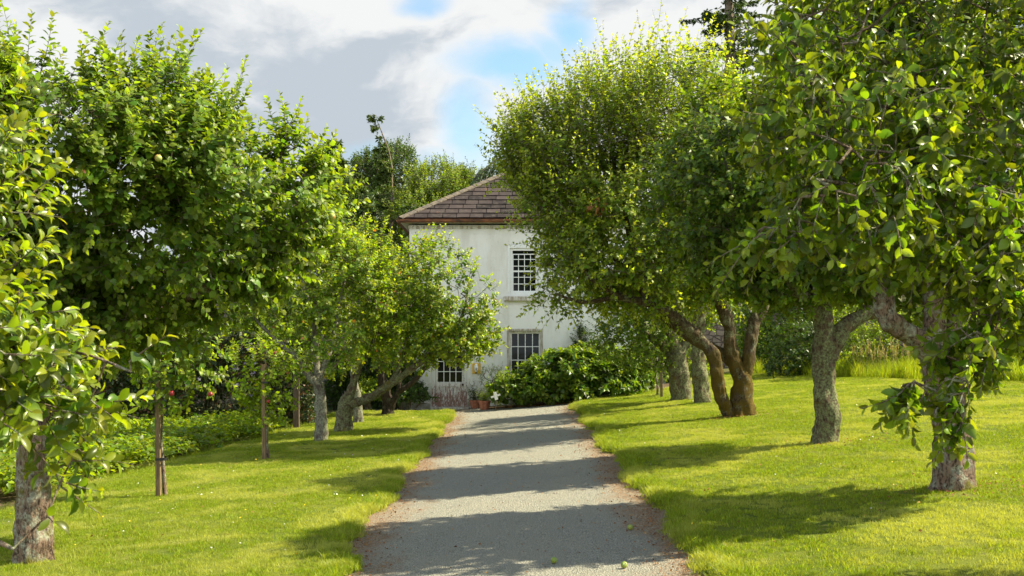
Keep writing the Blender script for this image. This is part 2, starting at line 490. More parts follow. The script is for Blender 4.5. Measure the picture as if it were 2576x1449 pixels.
def shoots(bases, dirs, length, nleaf, size, rg, stemr=.0025, droop=.25, spread=1.0, tipyoung=.55, width=1.0, bare=.12):
    """leafy shoots: stem segments and leaves spiralling round them"""
    n = len(bases); dirs = norm(dirs)
    bend = rg.normal(size=(n, 3))*.18; 
    ph = rg.random(n)*2*PI
    LP = []; LD = []; LN = []; LS = []; LA = []
    segA = []; segB = []; rA = []; rB = []
    nmax = int(nleaf.max())
    u = norm(np.cross(dirs, rg.normal(size=(n, 3)))); w = np.cross(dirs, u)
    def pos(t): return bases+dirs*(t*length)[:,None]+bend*((t**2)*length)[:,None]
    ns = 3
    for k in range(ns):
        ta = np.full(n, k/ns); tb = np.full(n, (k+1)/ns)
        segA.append(pos(ta)); segB.append(pos(tb)); rA.append(np.full(n, stemr*(1.6-.4*k))); rB.append(np.full(n, stemr*(1.2-.35*k)))
    for k in range(nmax):
        act = nleaf > k
        if not act.any(): continue
        t = bare+(1-bare)*(k+rg.random(n)*.5)/np.maximum(nleaf, 1); t = np.minimum(t, 1)
        p = pos(t); ang = ph+k*2.399+rg.normal(size=n)*.25
        rad = np.cos(ang)[:,None]*u+np.sin(ang)[:,None]*w
        elev = (.55+.75*t**2)[:,None]
        d = norm(dirs+bend*t[:,None]*2)*elev*1/spread+rad*(1.15-.55*(t[:,None]**3)) + rg.normal(size=(n, 3))*.16
        d[:,2] -= droop*(1-t*.6)
        s = size*(1-.45*t**3)*(.75+.5*rg.random(n))
        nn = norm(dirs)*.9-rad*.2+np.array([0, 0, .55])+rg.normal(size=(n, 3))*.28
        LP.append((p+rad*.004)[act]); LD.append(d[act]); LN.append(nn[act]); LS.append(s[act]); LA.append((t**2.2*tipyoung+rg.random(n)*.22)[act])
    c = np.concatenate
    return (c(LP), c(LD), c(LN), c(LS), np.clip(c(LA), 0, 1)), (c(segA), c(segB), c(rA), c(rB))

def make_tree(name, label, cat, base, limbs, lobes, n_attr, seed, leafm, bark, group=None, leaf=.07, nleaf=(9, 16), shoot=(.16, .38),
              up=.9, outw=.7, kind='coarse', width=1.0, tipyoung=.55, gap=.42, gapscale=1.1, shell=.55, droop=.25, twigm=None, trunkname='trunk',
              crownname='crown', spurs=.5, topboost=1.5, stemr=.0028, sides=4, tip_r=.0035, lowdroop=.5, clear=None, vp=.8):
    rg = np.random.default_rng(seed+100)
    root = empty(name, base, label, cat, group)
    P, par, R, fix, tips = grow_tree(limbs, lobes, n_attr, seed, gap=gap, gapscale=gapscale, shell=shell, tip_r=tip_r, vp=vp)
    allc = np.array([l[0] for l in lobes], float); w = np.array([np.prod(l[1]) for l in lobes]); cc = (allc*w[:,None]).sum(0)/w.sum()
    zlo = min(l[0][2]-l[1][2] for l in lobes); zhi = max(l[0][2]+l[1][2] for l in lobes)
    spur = np.where((fix == 0) & (R < .012) & (rg.random(len(P)) < spurs))[0]
    b = np.concatenate([P[tips], P[spur]]); isspur = np.concatenate([np.zeros(len(tips), bool), np.ones(len(spur), bool)])
    out = norm(b-cc); h = np.clip((b[:,2]-zlo)/(zhi-zlo), 0, 1)
    tdir = norm(b-P[np.maximum(par[np.concatenate([tips, spur])], 0)])
    d = out*outw+tdir*.5+rg.normal(size=b.shape)*.35
    d[:,2] += up*(.25+1.0*h)-lowdroop*(1-h)**2*1.2
    L = (shoot[0]+(shoot[1]-shoot[0])*rg.random(len(b)))*(1+(topboost-1)*h**3*rg.random(len(b))); L = np.where(isspur, L*.45, L)
    nl = np.round(nleaf[0]+(nleaf[1]-nleaf[0])*rg.random(len(b))).astype(int)
    nl = np.round(nl*np.clip(L/((shoot[0]+shoot[1])/2), .5, 2.0)).astype(int); nl = np.where(isspur, np.maximum(4, nl), nl)
    lv, seg = shoots(b, d, L, nl, np.full(len(b), leaf), rg, stemr=stemr, tipyoung=tipyoung, droop=droop)
    if clear is not None:      # nothing grows where the place is open
        ok = clear(lv[0]); lv = tuple(q[ok] for q in lv)
    mesh_np(trunkname, *limb_mesh(limbs, seed), bark, root)
    V, Fq = twig_mesh(P, par, R, fix, sides, seg)
    mesh_np('branches', V, [Fq], twigm or M['twig'], root)
    n = len(lv[0])
    o = leaves_mesh(crownname, lv[0], lv[1], lv[2], lv[3], np.full(n, width)*(.85+.3*rg.random(n)), rg.random(n), lv[4], leafm, root, kind, .3+1.5*rg.random(n))
    root['n_leaves'] = n
    return root, lv, P

def lobe(px, py, y, rx, rz, ry):
    """ellipsoid surveyed at mark (px,py), distance y, apparent half sizes rx,rz; ry = half depth in metres"""
    c = at(px, py, y); s = y/F
    return ((c.x, c.y, c.z), (rx*s, ry, rz*s))

# ------------------------------------------------------------------ terrain, path, lawns
def grid_mesh(name, xs, ys, zf, m, **kw):
    V = np.array([(x, y, zf(x, y)) for y in ys for x in xs]); nx = len(xs); ny = len(ys)
    i, j = np.meshgrid(np.arange(ny-1), np.arange(nx-1), indexing='ij')
    Fq = np.stack([i*nx+j, i*nx+j+1, (i+1)*nx+j+1, (i+1)*nx+j], -1).reshape(-1, 4)
    return mesh_np(name, V, [Fq], m, **kw)

def spaced(lo, hi, a, b, fine):
    t = list(np.arange(a, b+1e-6, fine)); v = a; s = fine
    while v > lo: s *= 1.35; v -= s; t.insert(0, v)
    v = b; s = fine
    while v < hi: s *= 1.35; v += s; t.append(v)
    return t
tag(grid_mesh('ground', spaced(-420, 420, -14, 14, .5), spaced(-60, 600, 0, 44, .5), lambda x, y: hz(x, y)-.03, M['ground']), kind='structure')

def wobx(y, s): return .07*math.sin(y*1.3+s)+.05*math.sin(y*3.1+s*2)+.03*math.sin(y*7.3+s*3)
def edgeL(y): return -1.62+wobx(y, 1.0)+(.10 if y < 10.5 else 0)
def edgeR(y):
    e = 1.62+wobx(y, 4.0)
    if y > 30.2: e += ((y-30.2)/1.0)**2*.45
    if y > 31.5: e = 1.62+.76+1.2*(y-31.5)
    return min(e, 5.6)

tag(grid_mesh('path', list(np.arange(-4.6, 6.01, .15)), list(np.arange(0, 34.5, .25)), lambda x, y: hz(x, y)-.004, M['gravel']), kind='structure')

def lawn_strip(name, xl, xr, ys, lift=.07, ncol=40):
    rows = []; nc = ncol+3
    for y in ys:
        a = xl(y); b = xr(y); xs = [a, a+.02]+list(np.linspace(a+.10, b-.10, ncol-1))+[b-.02, b]
        for k, x in enumerate(xs):
            z = hz(x, y)
            e = min(abs(x-a), abs(x-b))
            z += -.05 if e < .001 else (lift*.55 if e < .03 else lift)
            z += .02*math.sin(x*1.7+y*.6)*math.sin(y*1.1) if e > .05 else 0
            rows.append((x, y, z))
        nc = len(xs)
    V = np.array(rows); ny = len(ys)
    i, j = np.meshgrid(np.arange(ny-1), np.arange(nc-1), indexing='ij')
    Fq = np.stack([i*nc+j, i*nc+j+1, (i+1)*nc+j+1, (i+1)*nc+j], -1).reshape(-1, 4)
    return tag(mesh_np(name, V, [Fq], M['turf']), kind='structure')

def xl_left(y): return float(np.interp(y, [0, 18, 27, 31, 32.4], [-6.6, -6.6, -5.5, -4.8, -4.3]))+.08*math.sin(y*2)
def xr_right(y): return float(np.interp(y, [0, 22, 25, 30, 34, 37.5], [13, 12.2, 10.6, 9.5, 8.5, 7.4]))+.08*math.sin(y*2.3)
lawn_l = lawn_strip('lawn_left', xl_left, edgeL, list(np.arange(3, 32.31, .2)))
lawn_r = lawn_strip('lawn_right', edgeR, xr_right, list(np.arange(3, 37.5, .2)))

# grass blades as instances of small tufts
def tuft(name, nb, rad, h, wid, m, rg, lean=.35, heads=False):
    P = []; D = []; 
    r = rad*np.sqrt(rg.random(nb)); th = rg.random(nb)*2*PI
    x = r*np.cos(th); y = r*np.sin(th)
    ln = rg.normal(size=(nb, 2))*lean; hh = h*(.55+.6*rg.random(nb)); V = []; Fq = []; F3 = []
    side = rg.random(nb)*PI
    sx = np.cos(side)*wid/2; sy = np.sin(side)*wid/2
    for i in range(nb):
        b = np.array([x[i], y[i], -.01]); s = np.array([sx[i], sy[i], 0])
        mid = b+np.array([ln[i,0]*hh[i]*.35, ln[i,1]*hh[i]*.35, hh[i]*.55]); tip = b+np.array([ln[i,0]*hh[i], ln[i,1]*hh[i], hh[i]])
        k = len(V); V += [b-s, b+s, mid+s*.8, mid-s*.8, tip]; Fq.append((k, k+1, k+2, k+3)); F3.append((k+3, k+2, k+4))
    rn = rg.random(nb); age = np.clip(rg.random(nb)**2, 0, 1)
    o = mesh_np(name, np.array(V), [np.array(Fq), np.array(F3)], m, smooth=True,
                attrs={'rnd': np.repeat(rn, 5), 'age': np.repeat(age, 5)}, link=False)
    return o

def scatter_gn(obj, tufts, density, smin, smax, seed, tilt=.15):
    ng = bpy.data.node_groups.new('scatter', 'GeometryNodeTree')
    ng.interface.new_socket('Geometry', in_out='INPUT', socket_type='NodeSocketGeometry')
    ng.interface.new_socket('Geometry', in_out='OUTPUT', socket_type='NodeSocketGeometry')
    N = ng.nodes.new; L = ng.links.new
    gi = N('NodeGroupInput'); go = N('NodeGroupOutput')
    join = N('GeometryNodeJoinGeometry')
    for i, tf in enumerate(tufts):
        d = N('GeometryNodeDistributePointsOnFaces'); d.inputs['Density'].default_value = density/len(tufts); d.inputs['Seed'].default_value = seed+i
        L(gi.outputs[0], d.inputs['Mesh'])
        oi = N('GeometryNodeObjectInfo'); oi.inputs['Object'].default_value = tf
        ip = N('GeometryNodeInstanceOnPoints'); L(d.outputs['Points'], ip.inputs['Points']); L(oi.outputs['Geometry'], ip.inputs['Instance'])
        rv = N('FunctionNodeRandomValue'); rv.data_type = 'FLOAT_VECTOR'
        rv.inputs[0].default_value = (-tilt, -tilt, 0); rv.inputs[1].default_value = (tilt, tilt, 6.283); rv.inputs['Seed'].default_value = seed+20+i
        L(rv.outputs[0], ip.inputs['Rotation'])
        rs = N('FunctionNodeRandomValue'); rs.data_type = 'FLOAT'; rs.inputs[2].default_value = smin; rs.inputs[3].default_value = smax; rs.inputs['Seed'].default_value = seed+40+i
        L(rs.outputs[1], ip.inputs['Scale'])
        L(ip.outputs[0], join.inputs[0])
    L(join.outputs[0], go.inputs[0])
    md = obj.modifiers.new('scatter', 'NODES'); md.node_group = ng

rg = np.random.default_rng(5)
tufts = [tuft('grass_tuft', 100, .11, .035, .0042, M['grass'], rg, .5) for i in range(4)]
tufts_long = [tuft('grass_tuft_long', 60, .09, .075, .0055, M['grass'], rg, .6) for i in range(3)]
tufts_tall = [tuft('grass_tuft_tall', 60, .16, .46, .010, M['tallgrass'], rg, .28) for i in range(3)]

def flat_copy(src, name, xin=.08):
    o = bpy.data.objects.new(name, src.data.copy()); C.objects.link(o); return o
for src, lab in ((lawn_l, 'mown green grass on the lawn left of the gravel path'), (lawn_r, 'mown green grass on the lawn right of the gravel path')):
    g = flat_copy(src, 'grass'); tag(g, lab, 'grass', kind='stuff')
    scatter_gn(g, tufts, 75, .7, 1.25, 3)

def edge_strip(name, ef, side, ys, w, lab, dens, tf, smin=.6, smax=1.25, seed=1):
    rows = []
    for y in ys:
        e = ef(y)
        for k, q in enumerate((0, .5, 1)):
            x = e+side*(w*q)-side*.01
            rows.append((x, y, hz(x, y)+(.035 if k == 0 else .065)))
    V = np.array(rows); ny = len(ys)
    i, j = np.meshgrid(np.arange(ny-1), np.arange(2), indexing='ij')
    Fq = np.stack([i*3+j, i*3+j+1, (i+1)*3+j+1, (i+1)*3+j], -1).reshape(-1, 4)
    o = mesh_np(name, V, [Fq], M['turf']); tag(o, lab, 'grass', kind='stuff')
    scatter_gn(o, tf, dens, smin, smax, seed); return o
edge_strip('edge_grass', edgeL, -1, list(np.arange(8, 32.3, .15)), .22, 'longer unmown grass overhanging the left edge of the path', 130, tufts_long, seed=61)
edge_strip('edge_grass', edgeR, 1, list(np.arange(8, 34.2, .15)), .26, 'longer unmown grass overhanging the right edge of the path', 130, tufts_long, seed=71)

# far edge of left lawn
def area_mesh(name, poly_rows, lab, cat, tf, dens, smin, smax, seed, m=None, lift=0.0):
    """poly_rows: list of (y, x0, x1)"""
    rows = []; nc = 12
    for (y, a, b) in poly_rows:
        for k in range(nc):
            x = a+(b-a)*k/(nc-1); rows.append((x, y, hz(x, y)+lift))
    V = np.array(rows); ny = len(poly_rows)
    i, j = np.meshgrid(np.arange(ny-1), np.arange(nc-1), indexing='ij')
    Fq = np.stack([i*nc+j, i*nc+j+1, (i+1)*nc+j+1, (i+1)*nc+j], -1).reshape(-1, 4)
    o = mesh_np(name, V, [Fq], m or M['ground']); tag(o, lab, cat, kind='stuff')
    scatter_gn(o, tf, dens, smin, smax, seed); return o
area_mesh('tall_grass', [(y, xr_right(y)-.1, xr_right(y)+3.2) for y in np.arange(19, 37.6, .6)],
          'tall unmown grass along the back of the right lawn', 'grass', tufts_tall, 11, .6, 1.35, 81)
area_mesh('verge_grass', [(y, xl_left(y)-.5, xl_left(y)+.05) for y in np.arange(14, 32.5, .5)],
          'yellowish weedy grass verge between left lawn and potato bed', 'grass', tufts_long, 35, .7, 1.6, 91)

# seed heads over the tall grass
def seedheads():
    rg = np.random.default_rng(12); P = []; D = []; segs = []
    A = []; B = []
    for i in range(110):
        y = rg.uniform(26, 35); x = xr_right(y)+rg.uniform(-.0, 2.6); z = hz(x, y); 
        if rg.random() < .5: y = rg.uniform(29, 31.5); x = xr_right(y)+rg.uniform(0, 1.2)
        h = rg.uniform(.55, .95); ln = rg.normal(size=2)*.12*h
        a = np.array([x, y, z]); b = np.array([x+ln[0], y+ln[1], z+h]); A.append(a); B.append(b)
        for k in range(16):
            t = .72+.28*k/16; p = a+(b-a)*t; P.append(p); D.append((b-a)+rg.normal(size=3)*.25*h)
    P = np.array(P); n = len(P); A = np.array(A); B = np.array(B)
    tv, t3, _ = leaf_template('narrow')
    o = leaves_mesh('seed_heads', P, np.array(D), rg.normal(size=(n, 3)), np.full(n, .07), np.full(n, 1.0), rg.random(n), rg.random(n), M['straw'], None, 'narrow')
    V, Fq = twig_mesh(np.zeros((1, 3)), np.array([-1]), np.array([0.]), np.array([1.]), 3, (A, B, np.full(len(A), .002), np.full(len(A), .0015)))
    me = o.data
    tag(o, 'dry straw coloured seed heads standing above the tall grass', 'grass', kind='stuff')
    o2 = mesh_np('seed_stalks', V, [Fq], M['straw'], attrs={'rnd': np.full(len(V), .5), 'age': np.full(len(V), .5)})
    tag(o2, 'thin dry stalks carrying the seed heads above the tall grass', 'grass', kind='stuff')
seedheads()

# small daisies / buttercups in the lawn and fallen leaves on the path
def sprinkle(name, n, fn, size, m, lab, cat, seed, kind='coarse', up=True, width=1.0):
    rg = np.random.default_rng(seed); P = np.array([fn(rg) for i in range(n)])
    D = rg.normal(size=(n, 3)); D[:,2] *= .25; N_ = rg.normal(size=(n, 3))*.35; N_[:,2] += 1
    o = leaves_mesh(name, P, D, N_, size*(.6+.8*rg.random(n)), np.full(n, width), rg.random(n), rg.random(n), m, None, kind, .5+2*rg.random(n))
    return tag(o, lab, cat, kind='stuff')
def on_path(rg):
    y = 8.5+25*rg.random()**1.3; s = -1 if rg.random() < .5 else 1
    x = s*(1.6-abs(rg.normal())*.27); 
    if rg.random() < .2: x = rg.uniform(-1.6, 1.6)
    return (x, y, hz(x, y)+.008)
sprinkle('leaf_litter', 3000, on_path, .030, M['litter'], 'brown fallen leaves and petals strewn along the path edges', 'leaf litter', 3)
def by_bush(rg):
    x = rg.uniform(-.6, 5.0); y = np.interp(x, [-.6, 1, 2.5, 5], [32.6, 32.0, 32.3, 33.6])+rg.uniform(-.3, .5)
    return (x, y, hz(x, y)+.012)
sprinkle('leaf_litter', 900, by_bush, .06, M['litter'], 'brown dead leaves lying in front of the large bush', 'leaf litter', 4)
M['yellow'] = NT('buttercup').base((.80, .55, .02), .5)
M['daisy'] = NT('daisy').base((.85, .85, .80), .6)
def by_trunk(rg):
    k = rg.integers(0, 3); c = (foot(2400, 1246), foot(2082, 1126), foot(1862, 1054))[k]
    if rg.random() < .35:
        y = rg.uniform(9.5, 26); x = rg.uniform(edgeR(y)+.1, 6) if rg.random() < .6 else rg.uniform(-6, edgeL(y)-.1)
    else:
        x = c.x+rg.normal()*.45; y = c.y+rg.normal()*.35-.1
    return (x, y, hz(x, y)+.10)
sprinkle('leaf_litter', 900, by_trunk, .030, M['litter'], 'brown fallen leaves scattered on the grass around the tree trunks', 'leaf litter', 8)
def flower_on_lawn(rg):
    while True:
        y = rg.uniform(9.5, 32)
        x = rg.uniform(xl_left(y), edgeL(y)-.1) if rg.random() < .6 else rg.uniform(edgeR(y)+.1, min(9, xr_right(y)))
        return (x, y, hz(x, y)+.115)
sprinkle('buttercups', 260, flower_on_lawn, .022, M['yellow'], 'tiny yellow buttercups dotted over the lawns', 'flowers', 6, width=1.6)
sprinkle('daisies', 240, flower_on_lawn, .020, M['daisy'], 'tiny white daisies dotted over the lawns', 'flowers', 7, width=1.6)

# ------------------------------------------------------------------ house
HYF = 33.7; HS = HYF/F
def wx(px): return (px-HX)*HS
def wz(py): return CAMZ-(py-HY)*HS
XL, XR, YB = wx(1030), wx(1582), HYF+9.5
ZG, ZE = -.35, wz(566)
house = empty('house', ((XL+XR)/2, HYF+4, 0), 'two storey white rendered house with a hipped slate roof at the end of the path', 'house')

t = NT('render_white'); co = t.coord('Object'); x, y_, z_ = t.xyz(co)
st = t.noise(t.coord('Object', (1, 1, .25)), 2.2, 6, .65); sp = t.noise(co, 14, 5, .7)
c = t.mix(t.smooth(st, .40, .75), (.80, .79, .74), (.66, .64, .57))
c = t.mix(t.math('MULTIPLY', t.smooth(sp, .58, .72), t.smooth(st, .35, .6)), c, (.50, .47, .40))
low = t.smooth(z_, .1, 1.3, 1, 0)
gr = t.math('MULTIPLY', low, t.smooth(t.noise(co, 3.5, 6, .7), .38, .62))
c = t.mix(gr, c, t.mix(t.noise(co, 9, 4), (.33, .25, .20), (.30, .32, .22)))
bl = t.math('FRACT', t.math('MULTIPLY', z_, 2.9))
ln = t.math('MULTIPLY', t.math('LESS_THAN', bl, .022), t.smooth(t.noise(co, 1.5, 3), .40, .6))
t.bump(t.math('SUBTRACT', t.math('MULTIPLY', t.noise(co, 42, 4, .7), .6), ln), .45, .012)
M['render'] = t.base(c, .9, .2)
t = NT('window_paint'); n = t.noise(t.coord('Object'), 25, 5, .7)
M['paint'] = t.base(t.mix(t.smooth(n, .5, .75), (.80, .80, .77), (.58, .55, .48)), .55)
t = NT('weathered_paint'); n = t.noise(t.coord('Object', (1, 1, .2)), 12, 6, .75)
M['oldpaint'] = t.base(t.mix(t.smooth(n, .42, .6), (.62, .60, .52), (.32, .26, .19)), .75)
t = NT('peeling_door'); co = t.coord('Object', (1, 1, .22)); n = t.noise(co, 24, 7, .80, .3); x, y_, z_ = t.xyz(t.coord('Object'))
n2 = t.noise(t.coord('Object'), 34, 5, .75)
k = t.math('ADD', n, t.smooth(z_, .2, 1.2, .06, -.16))
k = t.math('ADD', k, t.math('MULTIPLY_ADD', n2, .25, -.125))
c = t.mix(t.smooth(k, .46, .55), (.68, .66, .62), t.mix(n2, (.17, .07, .05), (.36, .22, .18)))
t.bump(n, .5, .01); M['door'] = t.base(c, .7)
t = NT('glass_dark'); n = t.noise(t.coord('Object'), 1.3, 3)
t.bump(n, .06, .05)
M['glass'] = t.base((.008, .010, .008), .06, .22)
t = NT('slate'); co = t.coord('Object'); rnd = t.attr('rnd'); n = t.noise(co, 5, 6, .7); n2 = t.noise(co, 22, 4, .75)
c = t.mix(rnd, (.014, .010, .010), (.055, .040, .038))
c = t.mix(t.smooth(n, .45, .75), c, (.078, .062, .054))
c = t.mix(t.smooth(n2, .70, .76), c, (.36, .33, .28))
c = t.mix(t.math('MULTIPLY', t.smooth(t.noise(co, 2.6, 5, .7), .62, .72), t.smooth(n2, .5, .6)), c, (.30, .13, .04))
t.bump(n2, .35, .01); M['slate'] = t.base(c, .75, .2)
t = NT('ridge_mortar'); n = t.noise(t.coord('Object'), 12, 6, .75)
M['ridge'] = t.base(t.mix(t.smooth(n, .4, .62), (.075, .065, .058), (.17, .13, .085)), .9); 
t = NT('rust'); n = t.noise(t.coord('Object', (.4, 1, 3)), 9, 6, .75)
t.bump(n, .6, .01); M['rust'] = t.base(t.mix(t.smooth(n, .35, .65), (.045, .022, .014), (.26, .095, .03)), .85)

# openings in the front wall: (x0,x1,z0,z1)
W1 = (wx(1283), wx(1356), wz(742), wz(624))
W2 = (wx(1280), wx(1363), wz(985), wz(832))
DR = (wx(1086), wx(1175), wz(1024), wz(856))
ops = [W1, W2, DR]
wl = MB()
xs = sorted(set([XL, XR]+[o[0] for o in ops]+[o[1] for o in ops])); zs = sorted(set([ZG, ZE]+[o[2] for o in ops]+[o[3] for o in ops]))
for i in range(len(xs)-1):
    for j in range(len(zs)-1):
        cx, cz = (xs[i]+xs[i+1])/2, (zs[j]+zs[j+1])/2
        if any(o[0] < cx < o[1] and o[2] < cz < o[3] for o in ops): continue
        wl.quad((xs[i], HYF, zs[j]), (xs[i+1], HYF, zs[j]), (xs[i+1], HYF, zs[j+1]), (xs[i], HYF, zs[j+1]))
RV = .16
for (a, b, c0, c1) in ops:
    wl.quad((a, HYF, c0), (a, HYF, c1), (a, HYF+RV, c1), (a, HYF+RV, c0)); wl.quad((b, HYF, c1), (b, HYF, c0), (b, HYF+RV, c0), (b, HYF+RV, c1))
    wl.quad((a, HYF, c1), (b, HYF, c1), (b, HYF+RV, c1), (a, HYF+RV, c1)); wl.quad((a, HYF, c0), (a, HYF+RV, c0), (b, HYF+RV, c0), (b, HYF, c0))
wl.quad((XL, YB, ZG), (XL, HYF, ZG), (XL, HYF, ZE), (XL, YB, ZE)); wl.quad((XR, HYF, ZG), (XR, YB, ZG), (XR, YB, ZE), (XR, HYF, ZE))
wl.quad((XR, YB, ZG), (XL, YB, ZG), (XL, YB, ZE), (XR, YB, ZE))
wl.build('wall', M['render'], house)
pl = MB(); pl.box(XL-.025, XR+.025, HYF-.03, HYF-.002, wz(576), wz(568)); pl.build('cornice', M['oldpaint'], house)

def window(op, rows, cols, name, fw=.05, depth=.09, sill=None, outer=None, gap_top=0, rail=None):
    x0, x1, z0, z1 = op
    f = MB(); y0 = HYF+.03; y1 = HYF+depth+.05
    f.box(x0+.002, x0+fw, y0, y1, z0, z1-.002); f.box(x1-fw, x1-.002, y0, y1, z0, z1-.002)
    f.box(x0+fw, x1-fw, y0, y1, z1-fw, z1-.002); f.box(x0+fw, x1-fw, y0, y1, z0+.002, z0+fw*1.2)
    fr = f.build('window', outer or M['paint'], house, bevel=.004)
    g = MB(); g.box(x0+fw, x1-fw, y1-.03, y1-.02, z0+fw, z1-fw); g.build('pane', M['glass'], fr)
    b = MB(); bw = .011; gx0, gx1, gz0, gz1 = x0+fw, x1-fw, z0+fw*1.2, z1-fw-gap_top
    # sash
    sw = .028
    b.box(gx0, gx0+sw, y1-.062, y1-.032, gz0, gz1); b.box(gx1-sw, gx1, y1-.062, y1-.032, gz0, gz1)
    b.box(gx0+sw, gx1-sw, y1-.062, y1-.032, gz1-sw, gz1); b.box(gx0+sw, gx1-sw, y1-.062, y1-.032, gz0, gz0+sw*1.3)
    for k in range(1, cols):
        x = gx0+(gx1-gx0)*k/cols; b.box(x-bw, x+bw, y1-.058, y1-.036, gz0+sw*1.3, gz1-sw)
    zz = [q for q in rows]
    for q in zz:
        z = wz(q); h = bw if q != rail else .024
        b.box(gx0+sw, gx1-sw, y1-.0605, y1-.0345, z-h, z+h)
    b.build('glazing_bars', M['paint'], fr)
    return fr
w1 = window(W1, [652, 669, 682, 697, 714], 4, 'window', fw=.075, gap_top=.09, rail=682)
s = MB(); s.box(wx(1267), wx(1371), HYF-.14, HYF+.02, wz(757), wz(746)); s.build('sill', M['oldpaint'], w1, bevel=.01)
s = MB(); s.box(W1[0]-.07, W1[0]-.001, HYF-.02, HYF-.002, wz(744), wz(618)); s.box(W1[1]+.001, W1[1]+.07, HYF-.02, HYF-.002, wz(744), wz(618)); s.box(W1[0]-.07, W1[1]+.07, HYF-.021, HYF-.002, W1[3]+.001, wz(616)); s.build('architrave', M['paint'], w1)
w2 = window(W2, [872, 906, 939], 4, 'window', fw=.06, outer=M['oldpaint'])
s = MB(); s.box(W2[0]-.055, W2[0]-.001, HYF-.02, HYF-.002, W2[2], wz(829)); s.box(W2[1]+.001, W2[1]+.03, HYF-.02, HYF-.002, W2[2], wz(829)); s.box(W2[0]-.055, W2[1]+.03, HYF-.021, HYF-.002, W2[3]+.001, wz(827)); s.build('architrave', M['oldpaint'], w2)
s = MB(); s.box(W2[0]-.1, W2[1]+.1, HYF-.1, HYF+.02, W2[2]-.1, W2[2]-.001); s.build('sill', M['oldpaint'], w2, bevel=.01)

# door with its peeling frame
x0, x1, z0, z1 = DR
d = MB(); fw = .12
d.box(x0+.002, x0+fw, HYF-.015, HYF+.13, z0, z1-.002); d.box(x1-fw*.8, x1-.002, HYF-.015, HYF+.13, z0, z1-.002); d.box(x0+fw, x1-fw*.8, HYF-.014, HYF+.13, z1-.09, z1-.002)
doorp = MB(); lx0, lx1 = x0+fw+.004, x1-fw*.8-.004; zl = wz(961); yd = HYF+.05
doorp.box(lx0, lx0+.055, yd, yd+.05, z0+.006, z1-.095); doorp.box(lx1-.055, lx1, yd, yd+.05, z0+.006, z1-.095)
doorp.box(lx0+.055, lx1-.055, yd, yd+.05, z1-.16, z1-.095); doorp.box(lx0+.055, lx1-.055, yd, yd+.05, wz(973), zl)
doorp.box(lx0+.055, lx1-.055, yd, yd+.05, z0+.006, z0+.16)
nb = 5; bw_ = (lx1-lx0-.11)/nb
for k in range(nb):
    a = lx0+.055+k*bw_; doorp.box(a+.004, a+bw_-.004, yd+.018, yd+.045, z0+.16, wz(973))
do = doorp.build('door', M['door'], house, bevel=.004)
d.build('door_frame', M['door'], do, bevel=.005)
g = MB(); g.box(lx0+.055, lx1-.055, yd+.03, yd+.036, zl, z1-.16); g.build('pane', M['glass'], do)
g = MB()
for k in range(1, 4):
    x = lx0+.055+(lx1-lx0-.11)*k/4; g.box(x-.010, x+.010, yd+.006, yd+.028, zl, z1-.16)
for q in (935, 909.5, 884):
    g.box(lx0+.055, lx1-.055, yd+.004, yd+.027, wz(q)-.010, wz(q)+.010)
g.build('glazing_bars', M['paint'], do)
M['brass'] = NT('old_brass').base((.06, .035, .02), .35); M['brass'].node_tree.nodes['Principled BSDF'].inputs['Metallic'].default_value = .8
g = MB(); cpos = Vector((lx1-.035, yd, wz(968)))
g.tube([cpos+Vector((0, .0, 0)), cpos+Vector((0, -.03, 0)), cpos+Vector((0, -.035, 0)), cpos+Vector((0, -.06, 0)), cpos+Vector((0, -.07, 0))], [.03, .014, .026, .03, .012], 14)
g.build('handle', M['brass'], do, smooth=True)
st = MB(); st.box(x0-.05, x1+.05, HYF-.22, HYF+.1, z0-.3, z0-.002); st.build('doorstep', M['oldpaint'], house, bevel=.01)

# roof: hipped, slates laid course by course
OV = .30
ex0, ex1, ey0, ey1 = XL-OV+.02, XR+OV-.02, HYF-OV, YB+OV
zeave = wz(552); hw = (ex1-ex0)/2; cx = (ex0+ex1)/2; rise = 2.02; tilt = math.atan2(rise, hw)
rg = np.random.default_rng(77)
SV = []; SF = []; SR = []
def slates(o, ux, _u, up, width, slope_len, top_w):
    """plane with origin o (left end of eave), ux along eave, up = slope direction; trapezoid from width to top_w"""
    o = np.array(o, float); ux = np.array(ux, float); up = np.array(up, float); nrm = np.cross(ux, up)
    ex = .335; row = 0; s = 0
    while s < slope_len-.03:
        f = s/slope_len; a = (width-top_w)/2*f; b = width-a
        f2 = min(1, (s+ex+.09)/slope_len); a2 = (width-top_w)/2*f2; b2 = width-a2
        x = a-(.21 if row % 2 else 0)
        while x < b:
            w = .42*(.93+.14*rg.random()); xa, xb = max(x, a), min(x+w, b)
            if xb-xa > .04:
                s2 = min(s+ex+.09, slope_len)
                ta, tb = max(xa, a2) if xa < a2 else xa, min(xb, b2) if xb > b2 else xb
                if ta < tb:
                    j = rg.normal(size=4)*.003; lift0 = .034+abs(rg.normal())*.005; g = .009
                    q = [o+ux*(xa+g)+up*(s+j[0])+nrm*lift0, o+ux*(xb-g)+up*(s+j[0])+nrm*(lift0+j[1]), o+ux*(tb-g)+up*s2+nrm*.006, o+ux*(ta+g)+up*s2+nrm*.006]
                    dn = [p-nrm*.016 for p in q[:2]]
                    k = len(SV); SV.extend(q+dn); SF.append((k, k+1, k+2, k+3)); SF.append((k+4, k+5, k+1, k)); SF.append((k, k+3, k+4, k+4)); SF.append((k+1, k+5, k+2, k+2)); r = rg.random(); SR.extend([r]*6)
            x += w
        s += ex; row += 1
sl = math.hypot(hw, rise); depth = ey1-ey0
slates((ex0, ey0, zeave), (1, 0, 0), None, (0, hw/sl, rise/sl), 2*hw, sl, 0.0)
